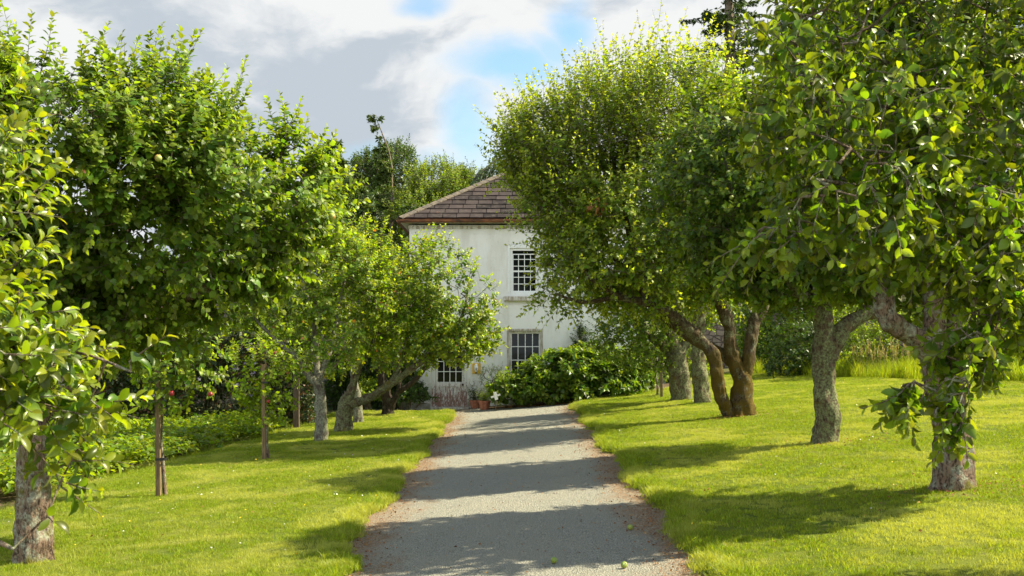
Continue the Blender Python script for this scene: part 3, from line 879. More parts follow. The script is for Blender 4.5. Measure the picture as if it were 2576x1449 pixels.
slates((ex1, ey0, zeave), (0, 1, 0), None, (-hw/sl, 0, rise/sl), depth, sl, depth-2*hw)
slates((ex0, ey1, zeave), (0, -1, 0), None, (hw/sl, 0, rise/sl), depth, sl, depth-2*hw)
slates((ex1, ey1, zeave), (-1, 0, 0), None, (0, -hw/sl, rise/sl), 2*hw, sl, 0.0)
SFq = np.array([f for f in SF if f[2] != f[3]]); SFt = np.array([f[:3] for f in SF if f[2] == f[3]])
roof = mesh_np('roof', np.array(SV), [SFq, SFt], M['slate'], house, smooth=False, attrs={'rnd': SR})
u = MB(); A = (ex0, ey0, zeave-.002); B = (ex1, ey0, zeave-.002); Cc = (ex1, ey1, zeave-.002); D_ = (ex0, ey1, zeave-.002)
p1 = (cx, ey0+hw, zeave+rise-.004); p2 = (cx, ey1-hw, zeave+rise-.004)
u.add([A, B, Cc, D_, p1, p2], [(0, 1, 4), (1, 2, 5, 4), (2, 3, 5), (3, 0, 4, 5), (3, 2, 1, 0)])
M['felt'] = NT('roofing_felt').base((.012, .010, .010), .95, .1); u.build('roof_deck', M['felt'], roof)
h = MB()
for q in (A, B):
    a = Vector((q[0], q[1], zeave+.03)); b = Vector(p1)+Vector((0, 0, .05)); n = 17
    for k in range(n):
        s0, s1 = k/n, (k+1)/n-.004
        pa = a.lerp(b, s0); pb = a.lerp(b, s1); dr = (pb-pa).normalized(); sd = dr.cross(Vector((0, 0, 1))).normalized(); upv = sd.cross(dr)
        for sgn in (-1, 1):
            h.obox((pa+pb)/2+sd*sgn*.075-upv*(.012+.002*(k % 2)), (pb-pa)/2, (sd*sgn*.075-upv*.03), upv*.012)
a = Vector(p1)+Vector((0, 0, .05)); b = Vector(p2)+Vector((0, 0, .05))
h.tube([a, b], .10, 10)
h.build('hip_tiles', M['ridge'], roof)
gt = MB()
def gutter(a, b):
    a = Vector(a); b = Vector(b); dr = (b-a).normalized(); out = Vector((dr.y, -dr.x, 0))
    prof = [(0, .02), (0, -.05), (.03, -.085), (.075, -.085), (.105, -.05), (.11, .0), (.122, .0), (.118, -.06), (.08, -.10), (.025, -.10), (-.012, -.055), (-.012, .02)]
    vs = [a+out*o_+Vector((0, 0, z)) for o_, z in prof]+[b+out*o_+Vector((0, 0, z)) for o_, z in prof]; n = len(prof)
    gt.add(vs, [(k, k+1, n+k+1, n+k) for k in range(n-1)]+[(0, n, 2*n-1, n-1)])
gutter((ex0-.05, ey0+.01, zeave-.03), (ex1+.05, ey0+.01, zeave-.03)); gutter((ex0+.01, ey1, zeave-.031), (ex0+.01, ey0-.05, zeave-.031)); gutter((ex1-.01, ey0-.05, zeave-.031), (ex1-.01, ey1, zeave-.031))
gt.build('gutter', M['rust'], house)
fs = MB(); fs.box(ex0+.03, ex1-.03, ey0+.03, HYF+.05, zeave-.12, zeave-.02); fs.box(ex0+.03, XL+.05, HYF+.051, ey1-.05, zeave-.12, zeave-.02); fs.box(XR-.05, ex1-.03, HYF+.051, ey1-.05, zeave-.12, zeave-.02)
fs.build('soffit', M['oldpaint'], house)

# dispenser on yellow board
cx_, cz_ = wx(1198.5), wz(927)
dp = empty('soap_dispenser', (cx_, HYF, cz_), 'white oval hand gel dispenser on a yellow board fixed beside the peeling door', 'dispenser')
b = MB(); b.box(cx_-.125, cx_+.125, HYF-.022, HYF-.002, cz_-.155, cz_+.155); b.build('backboard', NT('yellow_board').base((.72, .43, .02), .55), dp, bevel=.004)
b = MB(); prof = []
N1, N2 = 24, 8; vs = []; fsx = []
for i in range(N2+1):
    ph = PI/2*i/N2
    for k in range(N1):
        th = 2*PI*k/N1; zz = math.sin(th)*math.cos(ph)*.135; tap = 1-.22*(-math.sin(th)*.5+.5)
        vs.append((cx_-.005+math.cos(th)*math.cos(ph)*.07*tap, HYF-.024-math.sin(ph)*.075, cz_+.005+zz))
for i in range(N2):
    for k in range(N1): fsx.append((i*N1+k, i*N1+(k+1) % N1, (i+1)*N1+(k+1) % N1, (i+1)*N1+k))
b.add(vs, fsx); b.build('casing', NT('white_plastic').base((.82, .83, .84), .3), dp, smooth=True)
b = MB(); b.box(cx_-.018, cx_+.008, HYF-.105, HYF-.085, cz_-.035, cz_+.03); b.build('level_window', NT('grey_plastic').base((.08, .10, .11), .3), dp, bevel=.005)
b = MB(); b.tube([(cx_-.005, HYF-.075, cz_-.10), (cx_-.005, HYF-.075, cz_-.150)], [.03, .018], 12); b.build('nozzle', NT('dark_plastic').base((.05, .06, .06), .4), dp, smooth=True)

# ------------------------------------------------------------------ trees
APPLE = 'old apple and pear trees lining the path'
def trunk_pts(marks, y, dy=None):
    """marks: (px,py) list -> points at distance y (+dy per mark)"""
    return [tuple(at(a, b, y+(dy[i] if dy else 0))) for i, (a, b) in enumerate(marks)]

def sink(p, k=.12): q = Vector(p); q.z -= k; return tuple(q)

# T1 big apple tree on the left
b = foot(84, 1432); D1 = b.y; print('T1', b)
tr = [sink(b)]+trunk_pts([(86, 1300), (80, 1150), (95, 1020)], D1)
limbs = [(tr, [.165, .15, .14, .135]),
         (trunk_pts([(95, 1030), (150, 900), (240, 720), (330, 560), (400, 420)], D1, [0, .4, .7, .9, .9]), [.10, .08, .06, .04, .02]),
         (trunk_pts([(110, 1010), (280, 860), (430, 765), (560, 700), (690, 600), (760, 500)], D1, [0, .5, 1.0, 1.3, 1.5, 1.5]), [.095, .08, .065, .05, .03, .015]),
         (trunk_pts([(90, 1020), (20, 850), (-60, 650), (-80, 450)], D1, [0, -.1, -.1, .2]), [.11, .08, .06, .03]),
         (trunk_pts([(100, 1000), (190, 800), (250, 600), (230, 380)], D1, [0, .7, 1.2, 1.5]), [.09, .07, .05, .03]),
         (trunk_pts([(330, 820), (480, 640), (560, 470)], D1, [.9, .9, .8]), [.045, .03, .018])]
lobes = [lobe(20, 330, D1, 130, 150, 1.0), lobe(210, 420, D1+.2, 250, 215, 1.4), lobe(-130, 480, D1+.2, 230, 270, 1.3), lobe(390, 400, D1+.6, 190, 190, 1.1), lobe(610, 520, D1+1.0, 215, 200, 1.15), lobe(700, 470, D1+1.3, 130, 120, .8),
         lobe(170, 730, D1+.9, 290, 150, 1.1), lobe(420, 640, D1+.9, 240, 130, 1.0), lobe(330, 830, D1+1.8, 150, 70, .6), lobe(130, 810, D1+.5, 190, 90, .8), lobe(420, 790, D1+.8, 150, 75, .7), lobe(550, 690, D1+.5, 120, 75, .7), lobe(20, 700, D1, 150, 150, .8)]
T1, lv1, P1 = make_tree('apple_tree', 'large spreading apple tree with its crown filling the upper left', 'apple tree', b, limbs, lobes, 3500, 11, M['leaf_apple'], M['bark_apple'], APPLE, gap=.41, gapscale=1.3,
          leaf=.085, nleaf=(10, 16), shoot=(.18, .38), kind='fine', topboost=2.3, width=1.08)

# T0 nearest tree on the left, trunk outside the picture, branches reaching in
b0 = Vector((-3.75, 5.2, hz(-3.75, 5.2))); y0 = 5.0
limbs = [([sink(b0), (-3.72, 5.2, .6), (-3.6, 5.15, 1.2)], [.15, .13, .12]),
         ([(-3.6, 5.15, 1.15), (-3.2, 5.1, 1.6), (-2.6, 5.0, 1.9), (-2.1, 4.95, 1.98), tuple(at(190, 885, 4.9)), tuple(at(330, 935, 4.8))], [.06, .035, .022, .014, .008, .004]),
         ([(-3.6, 5.15, 1.15), (-3.3, 5.1, 2.0), (-2.9, 5.0, 2.7), (-2.6, 5.0, 3.3)], [.09, .07, .05, .02]),
         ([(-3.6, 5.15, 1.1), (-3.0, 5.0, 1.35), (-2.5, 4.9, 1.3), (-2.15, 4.9, 1.15)], [.05, .03, .018, .008]),
         ([(-3.6, 5.15, 1.1), (-4.2, 5.4, 2.0), (-4.8, 5.5, 2.8)], [.09, .07, .03])]
lobes = [lobe(-60, 900, 5.0, 200, 190, .5), lobe(40, 1130, 4.9, 130, 170, .4), lobe(50, 900, 4.85, 100, 95, .3), lobe(-60, 500, 5.1, 95, 240, .5), lobe(320, 925, 4.8, 70, 16, .08), lobe(105, 1270, 4.9, 75, 85, .28), lobe(-60, 1420, 4.95, 120, 120, .35),
         ((-3.6, 5.3, 2.7), (1.0, 1.0, 1.1)), ((-4.6, 5.4, 2.4), (1.1, 1.1, 1.2)), lobe(190, 1020, 4.9, 50, 25, .15), lobe(10, 1230, 4.9, 70, 90, .3)]
T0, lv0, P0 = make_tree('apple_tree', 'nearest tree at the left edge, only its big leaves and twigs in view', 'apple tree', b0, limbs, lobes, 1000, 21, M['leaf_apple_near'], M['bark_apple'], APPLE,
          leaf=.080, nleaf=(7, 11), shoot=(.12, .28), kind='big', gap=.36, vp=.55, spurs=.3, width=.82, tipyoung=.8, topboost=1.2, droop=.3, sides=6)

# right hand row --------------------------------------------------------------
b = foot(2400, 1246); D = b.y; print('R1', b)
limbs = [([sink(b)]+trunk_pts([(2398, 1170), (2388, 1050), (2372, 950), (2352, 870), (2350, 760), (2345, 650), (2330, 480)], D), [.215, .195, .18, .165, .14, .12, .10, .06]),
         (trunk_pts([(2368, 905), (2300, 850), (2235, 805), (2222, 740), (2215, 640), (2180, 480), (2140, 330)], D, [0, -.1, -.2, -.2, 0, .2, .3]), [.12, .11, .095, .085, .07, .05, .03]),
         (trunk_pts([(2356, 900), (2420, 780), (2490, 700), (2560, 560), (2600, 400)], D, [0, .2, .5, .8, 1]), [.10, .09, .075, .05, .03]),
         (trunk_pts([(2350, 780), (2400, 640), (2420, 480), (2400, 300)], D, [0, .4, .7, 1.0]), [.08, .07, .05, .03]),
         (trunk_pts([(2345, 700), (2260, 560), (2260, 400), (2300, 250)], D, [0, -.3, -.6, -.7]), [.07, .055, .04, .025])]
lobes = [lobe(2230, 330, D, 270, 250, 1.5), lobe(2480, 300, D+.3, 280, 300, 1.6), lobe(2130, 560, D+.2, 170, 150, 1.0), lobe(2480, 620, D+.6, 200, 150, 1.1), lobe(2280, 640, D+.4, 220, 110, 1.0), lobe(2350, 60, D+.2, 260, 180, 1.3), lobe(2620, 520, D, 180, 250, 1.3)]
R1, lvr, Pr = make_tree('apple_tree', 'apple tree with a stout pinkish-brown trunk nearest on the right lawn', 'apple tree', b, limbs, lobes, 2700, 31, M['leaf_apple_shaded'], M['bark_apple'], APPLE, gap=.42, gapscale=1.3,
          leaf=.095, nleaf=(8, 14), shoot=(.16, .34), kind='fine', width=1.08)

b = foot(2082, 1126); D = b.y; print('R2', b)
limbs = [([sink(b)]+trunk_pts([(2080, 1060), (2072, 960), (2072, 880), (2068, 800), (2055, 700), (2040, 560), (2010, 420)], D), [.19, .172, .16, .155, .135, .10, .08, .05]),
         (trunk_pts([(2085, 900), (2120, 830), (2170, 790), (2240, 770), (2330, 690), (2380, 560)], D, [0, 0, .1, .3, .5, .8]), [.13, .12, .11, .10, .07, .03]),
         (trunk_pts([(2062, 800), (1985, 700), (1900, 600), (1840, 470), (1800, 330)], D, [0, -.3, -.5, -.6, -.5]), [.11, .09, .07, .05, .03]),
         (trunk_pts([(2058, 760), (1960, 660), (1850, 650), (1760, 600)], D, [0, .4, .7, .8]), [.09, .07, .055, .03]),
         (trunk_pts([(2060, 780), (2110, 620), (2140, 460), (2120, 300)], D, [0, .3, .6, .6]), [.09, .07, .05, .03])]
lobes = [lobe(1890, 380, D, 175, 160, 1.6), lobe(1820, 480, D-.2, 175, 190, 1.5), lobe(2090, 300, D+.2, 190, 190, 1.6), lobe(1990, 550, D, 190, 130, 1.4), lobe(2180, 520, D+.4, 170, 180, 1.4), lobe(2010, 700, D+.2, 150, 60, 1.0), lobe(1880, 640, D, 130, 90, 1.2)]
R2, lv2, P2 = make_tree('apple_tree', 'dark dense apple tree on a straight lichen-covered trunk standing alone on the right lawn', 'apple tree', b, limbs, lobes, 2900, 41, M['leaf_apple_shaded'], M['bark_lichen'], APPLE, gapscale=1.3, gap=.34,
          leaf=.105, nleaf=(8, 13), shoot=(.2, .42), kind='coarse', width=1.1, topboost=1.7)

b = foot(1862, 1054); D = b.y; print('R3', b)
limbs = [([sink(b)]+trunk_pts([(1866, 1010), (1868, 960), (1850, 915), (1838, 870), (1832, 800), (1800, 720)], D), [.24, .225, .20, .165, .12, .10, .07]),
         (trunk_pts([(1842, 1050), (1815, 1005), (1805, 950), (1797, 900), (1755, 850), (1700, 800), (1640, 765), (1560, 745), (1480, 690), (1420, 600)], D, [0, -.15, -.25, -.3, -.4, -.5, -.6, -.7, -.8, -.8]), [.145, .125, .12, .12, .11, .10, .09, .075, .05, .03]),
         (trunk_pts([(1872, 950), (1885, 890), (1895, 820), (1925, 760), (1950, 660), (1940, 540)], D, [0, 0, .1, .2, .4, .5]), [.15, .13, .12, .10, .08, .05]),
         (trunk_pts([(1850, 920), (1800, 880), (1720, 840), (1640, 760), (1600, 640), (1560, 500), (1540, 380)], D, [0, .2, .4, .5, .5, .3, .2]), [.12, .10, .09, .085, .07, .05, .03]),
         (trunk_pts([(1835, 830), (1800, 740), (1740, 620), (1700, 480), (1670, 330)], D, [0, -.2, -.2, 0, 0]), [.10, .085, .07, .05, .03]),
         (trunk_pts([(1640, 765), (1540, 640), (1450, 540), (1400, 430)], D, [-.6, -.5, -.4, -.3]), [.07, .055, .04, .025]),
         (trunk_pts([(1560, 745), (1470, 760), (1400, 740)], D, [-.7, -.8, -.9]), [.05, .04, .02])]
lobes = [lobe(1440, 420, D, 165, 165, 1.7), lobe(1560, 330, D, 140, 130, 1.7), lobe(1700, 300, D, 150, 130, 1.8), lobe(1370, 400, D-.2, 100, 120, 1.2), lobe(1440, 540, D-.3, 105, 120, 1.5), lobe(1580, 560, D-.2, 185, 180, 1.9),
         lobe(1760, 540, D+.2, 190, 210, 1.9), lobe(1480, 690, D-.6, 115, 90, 1.2), lobe(1660, 700, D, 150, 80, 1.3), lobe(1850, 430, D+.5, 150, 200, 1.5), lobe(1330, 400, D-.2, 62, 70, .9)]
R3, lv3, P3 = make_tree('pear_tree', 'tall pear tree leaning over the path, moss on its forked trunk', 'pear tree', b, limbs, lobes, 4600, 51, M['leaf_pear'], M['bark_moss'], APPLE,
          leaf=.10, nleaf=(9, 14), shoot=(.35, .75), up=1.5, kind='coarse', width=1.1, topboost=1.9, gapscale=1.5, tipyoung=.85, gap=.38)

b = foot(1768, 1022); D = b.y; print('R4', b)
limbs = [([sink(b)]+trunk_pts([(1765, 980), (1758, 920), (1755, 860), (1765, 780), (1790, 700)], D), [.19, .17, .165, .15, .12, .07]),
         (trunk_pts([(1757, 870), (1720, 800), (1690, 720)], D, [0, .2, .4]), [.10, .08, .05])]
lobes = [lobe(1790, 620, D+.5, 150, 130, 1.6), lobe(1700, 700, D+.6, 110, 70, 1.2)]
make_tree('apple_tree', 'slim upright lichened trunk between the mossy fork and the squat low-dividing tree', 'apple tree', b, limbs, lobes, 800, 61, M['leaf_apple'], M['bark_lichen'], APPLE, leaf=.09, nleaf=(6, 11), kind='coarse')

b = foot(1716, 1014); D = b.y; print('R5', b)
limbs = [([sink(b)]+trunk_pts([(1712, 975), (1706, 930), (1700, 890)], D), [.25, .23, .215, .21]),
         (trunk_pts([(1702, 900), (1690, 850), (1655, 800), (1590, 770), (1540, 770)], D, [0, -.1, -.3, -.5, -.6]), [.13, .11, .09, .06, .03]),
         (trunk_pts([(1698, 900), (1655, 860), (1610, 830), (1570, 790)], D, [0, .2, .3, .3]), [.12, .10, .07, .03]),
         (trunk_pts([(1705, 895), (1735, 850), (1760, 790), (1770, 700)], D, [0, .2, .3, .3]), [.13, .11, .08, .04])]
lobes = [lobe(1610, 800, D, 105, 75, 1.2), lobe(1700, 740, D+.3, 150, 90, 1.4), lobe(1560, 850, D-.1, 65, 60, .8), lobe(1640, 880, D+.4, 80, 50, .8)]
make_tree('apple_tree', 'squat tree with a thick lichen-spotted trunk dividing low, right of the large bush', 'apple tree', b, limbs, lobes, 900, 71, M['leaf_apple'], M['bark_lichen'], APPLE, leaf=.09, nleaf=(6, 10), kind='coarse', gap=.46)

b = foot(1661, 966); D = b.y; print('R6', b)
limbs = [([sink(b)]+trunk_pts([(1656, 940), (1650, 905), (1640, 860), (1620, 800)], D), [.14, .125, .11, .09, .05])]
lobes = [lobe(1640, 820, D+.3, 95, 70, 1.2), lobe(1600, 860, D+.2, 60, 50, .9)]
make_tree('apple_tree', 'small tree with a pale grey trunk standing behind the thin staked sapling', 'apple tree', b, limbs, lobes, 220, 81, M['leaf_apple'], M['bark_grey'], APPLE, leaf=.09, nleaf=(7, 11), kind='coarse')

# R0 nearest tree on the right, trunk outside the picture
b0 = Vector((4.6, 7.2, hz(4.6, 7.2)))
def a6(px, py, y=6.0): return tuple(at(px, py, y))
limbs = [([sink(b0), (4.55, 7.2, 1.0), (4.45, 7.1, 1.9)], [.20, .17, .15]),
         ([(4.45, 7.1, 1.8), a6(2560, 380, 6.9), a6(2380, 300, 6.5), a6(2200, 260, 6.1), a6(2060, 200, 5.8)], [.055, .038, .026, .016, .008]),
         ([(4.45, 7.1, 1.8), a6(2620, 600, 6.6), a6(2420, 520, 6.0), a6(2220, 480, 5.7), a6(2050, 450, 5.4)], [.050, .034, .022, .014, .007]),
         ([(4.45, 7.1, 1.8), a6(2620, 750, 6.3), a6(2480, 850, 5.8), a6(2420, 960, 5.6)], [.035, .022, .015, .008]),
         ([(4.45, 7.1, 1.8), a6(2650, 100, 7.0), a6(2520, -100, 6.8), a6(2400, -200, 6.6)], [.10, .08, .05, .03]),
         ([(4.45, 7.1, 1.8), (5.2, 7.6, 3.2), (5.9, 7.9, 4.2)], [.10, .08, .04])]
lobes = [lobe(2300, 90, 6.2, 330, 190, .55), lobe(2160, 300, 5.7, 250, 150, .4), lobe(2440, 330, 6.2, 240, 220, .55), lobe(2150, 500, 5.5, 190, 100, .3), lobe(2120, 90, 5.7, 170, 90, .3), lobe(2420, 560, 5.8, 210, 130, .4),
         lobe(2540, 720, 5.9, 110, 150, .35), lobe(2400, 960, 5.5, 42, 40, .10), lobe(2405, 1040, 5.5, 18, 25, .06), lobe(2300, 975, 5.5, 26, 18, .08), lobe(2440, 870, 5.7, 70, 60, .2), lobe(2010, 110, 5.6, 60, 45, .2), lobe(2400, -150, 6.3, 360, 160, .7), lobe(1960, 590, 5.45, 75, 22, .12),
         ((5.3, 7.5, 3.4), (1.2, 1.2, 1.4)), ((4.6, 6.9, 3.8), (1.2, 1.0, 1.1))]
R0, lvR, PR = make_tree('plum_tree', 'nearest tree at the right edge, large leaves hanging in front of the other trees', 'plum tree', b0, limbs, lobes, 2100, 95, M['leaf_apple_near'], M['bark_apple'], APPLE,
          leaf=.072, nleaf=(7, 11), shoot=(.12, .28), kind='big', gap=.40, vp=.5, gapscale=1.6, spurs=.35, width=.84, tipyoung=.55, topboost=1.1, droop=.55, up=.3, lowdroop=1.2, sides=6)

# left hand plum trees near the house ------------------------------------------
b = foot(806, 1118); D = b.y; print('L3', b)
limbs = [([sink(b)]+trunk_pts([(808, 1070), (806, 1010), (800, 965)], D), [.135, .12, .115, .105]),
         (trunk_pts([(802, 975), (770, 935), (735, 890), (690, 850), (640, 800), (610, 760)], D, [0, -.1, -.2, -.3, -.2, 0]), [.085, .075, .065, .05, .035, .02]),
         (trunk_pts([(800, 970), (795, 900), (790, 820), (770, 740), (755, 680)], D, [0, .1, .1, 0, -.2]), [.08, .07, .055, .04, .02]),
         (trunk_pts([(800, 960), (830, 880), (850, 790), (870, 690)], D, [0, .3, .5, .6]), [.07, .055, .04, .025])]
lobes = [lobe(760, 690, D+.2, 150, 110, 1.3), lobe(660, 760, D, 80, 70, .9), lobe(800, 850, D+.2, 130, 90, 1.1), lobe(850, 720, D+.4, 120, 120, 1.2), lobe(900, 640, D+.8, 110, 70, 1.0)]
make_tree('plum_tree', 'yellow-green plum tree on a slim pale lichened trunk, nearest of the clump before the house', 'plum tree', b, limbs, lobes, 1250, 111, M['leaf_plum'], M['bark_grey'], APPLE,
          leaf=.092, nleaf=(6, 11), shoot=(.14, .36), kind='fine', tipyoung=.9, gap=.47, gapscale=1.5, width=.95)

b = foot(862, 1092); D = b.y; print('L4', b)
limbs = [([sink(b)]+trunk_pts([(866, 1060), (872, 1020), (880, 990)], D), [.20, .18, .165, .13]),
         (trunk_pts([(876, 1020), (930, 1000), (985, 965), (1040, 925), (1090, 885), (1130, 830)], D, [0, -.2, -.4, -.5, -.6, -.6]), [.12, .10, .085, .075, .055, .03]),
         (trunk_pts([(880, 1000), (900, 930), (935, 860), (985, 800), (1050, 770), (1080, 690)], D, [0, .1, .1, .1, 0, -.1]), [.10, .085, .07, .06, .045, .025]),
         (trunk_pts([(985, 965), (1020, 880), (1020, 780), (1000, 680)], D, [-.4, -.3, -.2, -.1]), [.06, .045, .035, .02]),
         (trunk_pts([(1090, 885), (1160, 800), (1180, 700)], D, [-.6, -.6, -.5]), [.04, .03, .015])]
lobes = [lobe(1060, 700, D-.2, 115, 110, 1.2), lobe(1150, 760, D-.4, 90, 100, 1.1), lobe(1010, 830, D-.2, 130, 85, 1.2), lobe(1130, 850, D-.5, 100, 55, .9), lobe(950, 740, D+.2, 110, 110, 1.2), lobe(1085, 620, D-.1, 55, 55, .7), lobe(1200, 830, D-.5, 50, 55, .6)]
make_tree('plum_tree', 'yellow-green plum tree forking low, with a limb leaning right towards the house door', 'plum tree', b, limbs, lobes, 1750, 121, M['leaf_plum'], M['bark_lichen'], APPLE,
          leaf=.092, nleaf=(6, 11), shoot=(.14, .36), kind='fine', tipyoung=.9, gap=.46, gapscale=1.5, width=.95)

b = foot(902, 1071); D = b.y
limbs = [([sink(b)]+trunk_pts([(900, 1030), (895, 980), (885, 900), (880, 800)], D), [.12, .10, .09, .07, .04])]
lobes = [lobe(800, 620, D, 110, 60, 1.1), lobe(870, 760, D+.2, 110, 110, 1.1), lobe(700, 650, D+1, 100, 70, 1.0)]
make_tree('plum_tree', 'slender plum trunk half hidden behind the low forking plum tree', 'plum tree', b, limbs, lobes, 650, 131, M['leaf_plum'], M['bark_grey'], APPLE,
          leaf=.085, nleaf=(6, 10), shoot=(.2, .5), kind='coarse', tipyoung=.95, gap=.4, topboost=1.8)

b = foot(976, 1049); D = b.y; print('L6', b)
limbs = [([sink(b)]+trunk_pts([(975, 1015), (968, 980), (958, 940), (950, 880)], D), [.16, .15, .14, .11, .07]),
         (trunk_pts([(982, 1030), (1000, 990), (1035, 965), (1065, 930), (1090, 895), (1120, 870)], D, [0, -.1, -.2, -.3, -.3, -.2]), [.10, .085, .075, .065, .05, .03]),
         (trunk_pts([(1000, 992), (1005, 960), (1003, 900)], D, [-.1, -.1, 0]), [.06, .05, .03])]
lobes = [lobe(1100, 850, D-.2, 90, 45, .8), lobe(980, 840, D+.3, 80, 60, .9)]
make_tree('plum_tree', 'dark wet-looking forked trunk nearest the left corner of the house', 'plum tree', b, limbs, lobes, 500, 141, M['leaf_plum'], M['bark_dark'], APPLE,
          leaf=.08, nleaf=(6, 10), kind='coarse', tipyoung=.7)

# ------------------------------------------------------------------ saplings with stakes
def apple_mesh(col, r=.035):
    b = MB(); pr = [(0, -.78), (.28, -.86), (.62, -.72), (.92, -.30), (1.0, .12), (.86, .58), (.52, .84), (.2, .80), (0, .62)]
    b.lathe((0, 0, 0), [(p*r, z*r) for p, z in pr], 14); b.tube([(0, 0, .6*r), (.08*r, 0, 1.25*r)], .07*r, 5)
    me = bpy.data.meshes.new('apple'); me.from_pydata(b.v, [], b.f); me.update(); me.materials.append(col)
    me.polygons.foreach_set('use_smooth', [True]*len(me.polygons)); return me
t = NT('apple_green'); n = t.noise(t.coord('Object'), 18, 3)
M['app_green'] = t.base(t.mix(t.smooth(n, .4, .6), (.17, .26, .03), (.27, .30, .05)), .35)
t = NT('apple_blush'); x, y_, z_ = t.xyz(t.coord('Object'))
M['app_blush'] = t.base(t.mix(t.smooth(x, -.01, .025), (.36, .40, .09), (.55, .20, .08)), .35)
M['app_red'] = NT('apple_red').base((.30, .025, .04), .3)
ag, ab, ar = apple_mesh(M['app_green']), apple_mesh(M['app_blush']), apple_mesh(M['app_red'])
def hang_apples(root, me, pts):
    for p in pts:
        o = bpy.data.objects.new('apple', me); C.objects.link(o); o.parent = root
        o.location = Vector(p)-root_loc(root); s = random.uniform(.85, 1.15); o.scale = (s, s, s); o.rotation_euler = (random.uniform(-.5, .5), random.uniform(-.5, .5), random.uniform(0, 6))
def pick(lv, n, seed, side=-1):
    """leaf bases on the outside of the crown that face the path"""
    rg = np.random.default_rng(seed); P = lv[0]; c = P.mean(0)
    v = P-c; f = -v[:,1]/P[:,1].std()+.5*rg.normal(size=len(P)); idx = np.argsort(-f)[:max(60, n*12)]
    idx = rg.choice(idx, n, replace=False); return [tuple(P[i]+np.array([0, -.03, -.06])) for i in idx]
hang_apples(T1, ag, pick(lv1, 12, 1)); hang_apples(T1, ab, [tuple(at(835, 545, T1.location.y+.8)), tuple(at(398, 398, T1.location.y-.6))]+pick(lv1, 4, 2))
hang_apples(R2, ag, pick(lv2, 9, 3))

def sapling(px, py, label, marks, lobes, seed, apples, leafm, stake_px, stake_top, n_attr=60, strap=True):
    b = foot(px, py); D = b.y
    limbs = [([sink(b, .06)]+trunk_pts(marks, D), [.030, .026, .022, .018, .012, .008][:len(marks)+1])]
    r, lv, P = make_tree('sapling', label, 'young tree', b, limbs, [lobe(a, c, D+dd, rx, rz, ry) for a, c, dd, rx, rz, ry in lobes], n_attr, seed, leafm, M['bark_apple'], 'young staked apple trees on the left lawn',
              leaf=.085, nleaf=(5, 9), shoot=(.10, .22), kind='fine', gap=.2, spurs=.25, width=1.05, tip_r=.003, tipyoung=.8, vp=.5)
    hang_apples(r, ar, [tuple(at(*q)) for q in apples])
    sb = foot(stake_px, py+3); top = at(stake_px-3, stake_top, sb.y)
    s = empty('wooden_stake', sb, '', 'stake', 'square wooden stakes holding the young trees')
    m = MB(); w = .032; h = top.z
    a = sb+Vector((0, 0, -.1)); t_ = Vector((top.x, sb.y, top.z)); ax = (t_-a)/2
    m.obox((a+t_)/2, (w, 0, 0), (0, w, 0), ax); m.build('post', M['stake'], s, bevel=.004)
    return r, s, sb, D
def strap(s, sb, D, px_s, px_t, py):
    z = at(px_s, py, sb.y).z; m = MB(); x0 = at(px_s, py, sb.y).x; x1 = at(px_t, py, sb.y).x; c0 = Vector((x0, sb.y, z)); 
    pts = []; r0 = .045
    for k in range(25):
        th = 2*PI*k/24; cxx = x0 if math.cos(th) < 0 else x1; pts.append((cxx+math.cos(th)*r0*.95, sb.y+math.sin(th)*r0, z))
    vs = []; fs = []
    for k, p in enumerate(pts): vs += [(p[0], p[1], p[2]-.016), (p[0], p[1], p[2]+.016)]
    for k in range(24): fs.append((2*k, 2*k+2, 2*k+3, 2*k+1))
    m.add(vs, fs); o = m.build('strap', M['rubber'], s); sm = o.modifiers.new('s', 'SOLIDIFY'); sm.thickness = .006
    b = MB(); b.box((x0+x1)/2-.02, (x0+x1)/2+.02, sb.y-.022, sb.y+.022, z-.02, z+.02); b.build('spacer', M['rubber'], o)
r, s, sb, D = sapling(416, 1256, 'young apple tree with red apples tied to a stake on the left lawn', [(411, 1180), (405, 1100), (408, 1030), (400, 960), (405, 880)],
        [(400, 905, 0, 95, 55, .32), (470, 955, 0, 95, 40, .30), (400, 985, 0, 62, 55, .28), (520, 900, .1, 40, 30, .2), (430, 830, .1, 50, 60, .25)], 201,
        [(529, 992, foot(416, 1256).y-.25), (366, 1006, foot(416, 1256).y-.2), (432, 990, foot(416, 1256).y-.25), (441, 875, foot(416, 1256).y-.2)], M['leaf_apple'], 399, 930, n_attr=150)
s['label'] = 'wooden stake with a black strap beside the nearer young tree'; strap(s, sb, D, 398, 412, 1155)
r, s, sb, D = sapling(676, 1163, 'young bright green apple tree tied to a taller stake, nearer the house', [(671, 1110), (672, 1050), (668, 1000), (675, 950), (665, 900)],
        [(640, 900, 0, 62, 40, .3), (695, 920, 0, 60, 45, .3), (625, 965, 0, 50, 32, .25), (690, 985, 0, 45, 35, .25), (680, 1030, -.1, 50, 35, .25), (640, 1025, 0, 30, 30, .2)], 211,
        [(693, 888, foot(676, 1163).y-.2), (675, 1010, foot(676, 1163).y-.25)], M['leaf_bright'], 665, 916, n_attr=190)
s['label'] = 'taller wooden stake rising through the leaves of the further young tree'; strap(s, sb, D, 663, 676, 1003) if False else strap(s, sb, D, 662, 672, 962)
r, s, sb, D = sapling(1654, 1002, 'thin young tree on the right lawn tied to a dark stake', [(1654, 975), (1650, 940), (1652, 905), (1655, 880)],
        [(1652, 895, 0, 32, 25, .4), (1670, 945, 0, 30, 15, .3)], 221, [], M['leaf_apple'], 1665, 925, n_attr=40)
r['group'] = 'young staked trees'; s['label'] = 'dark stake beside the thin young tree right of the large bush'

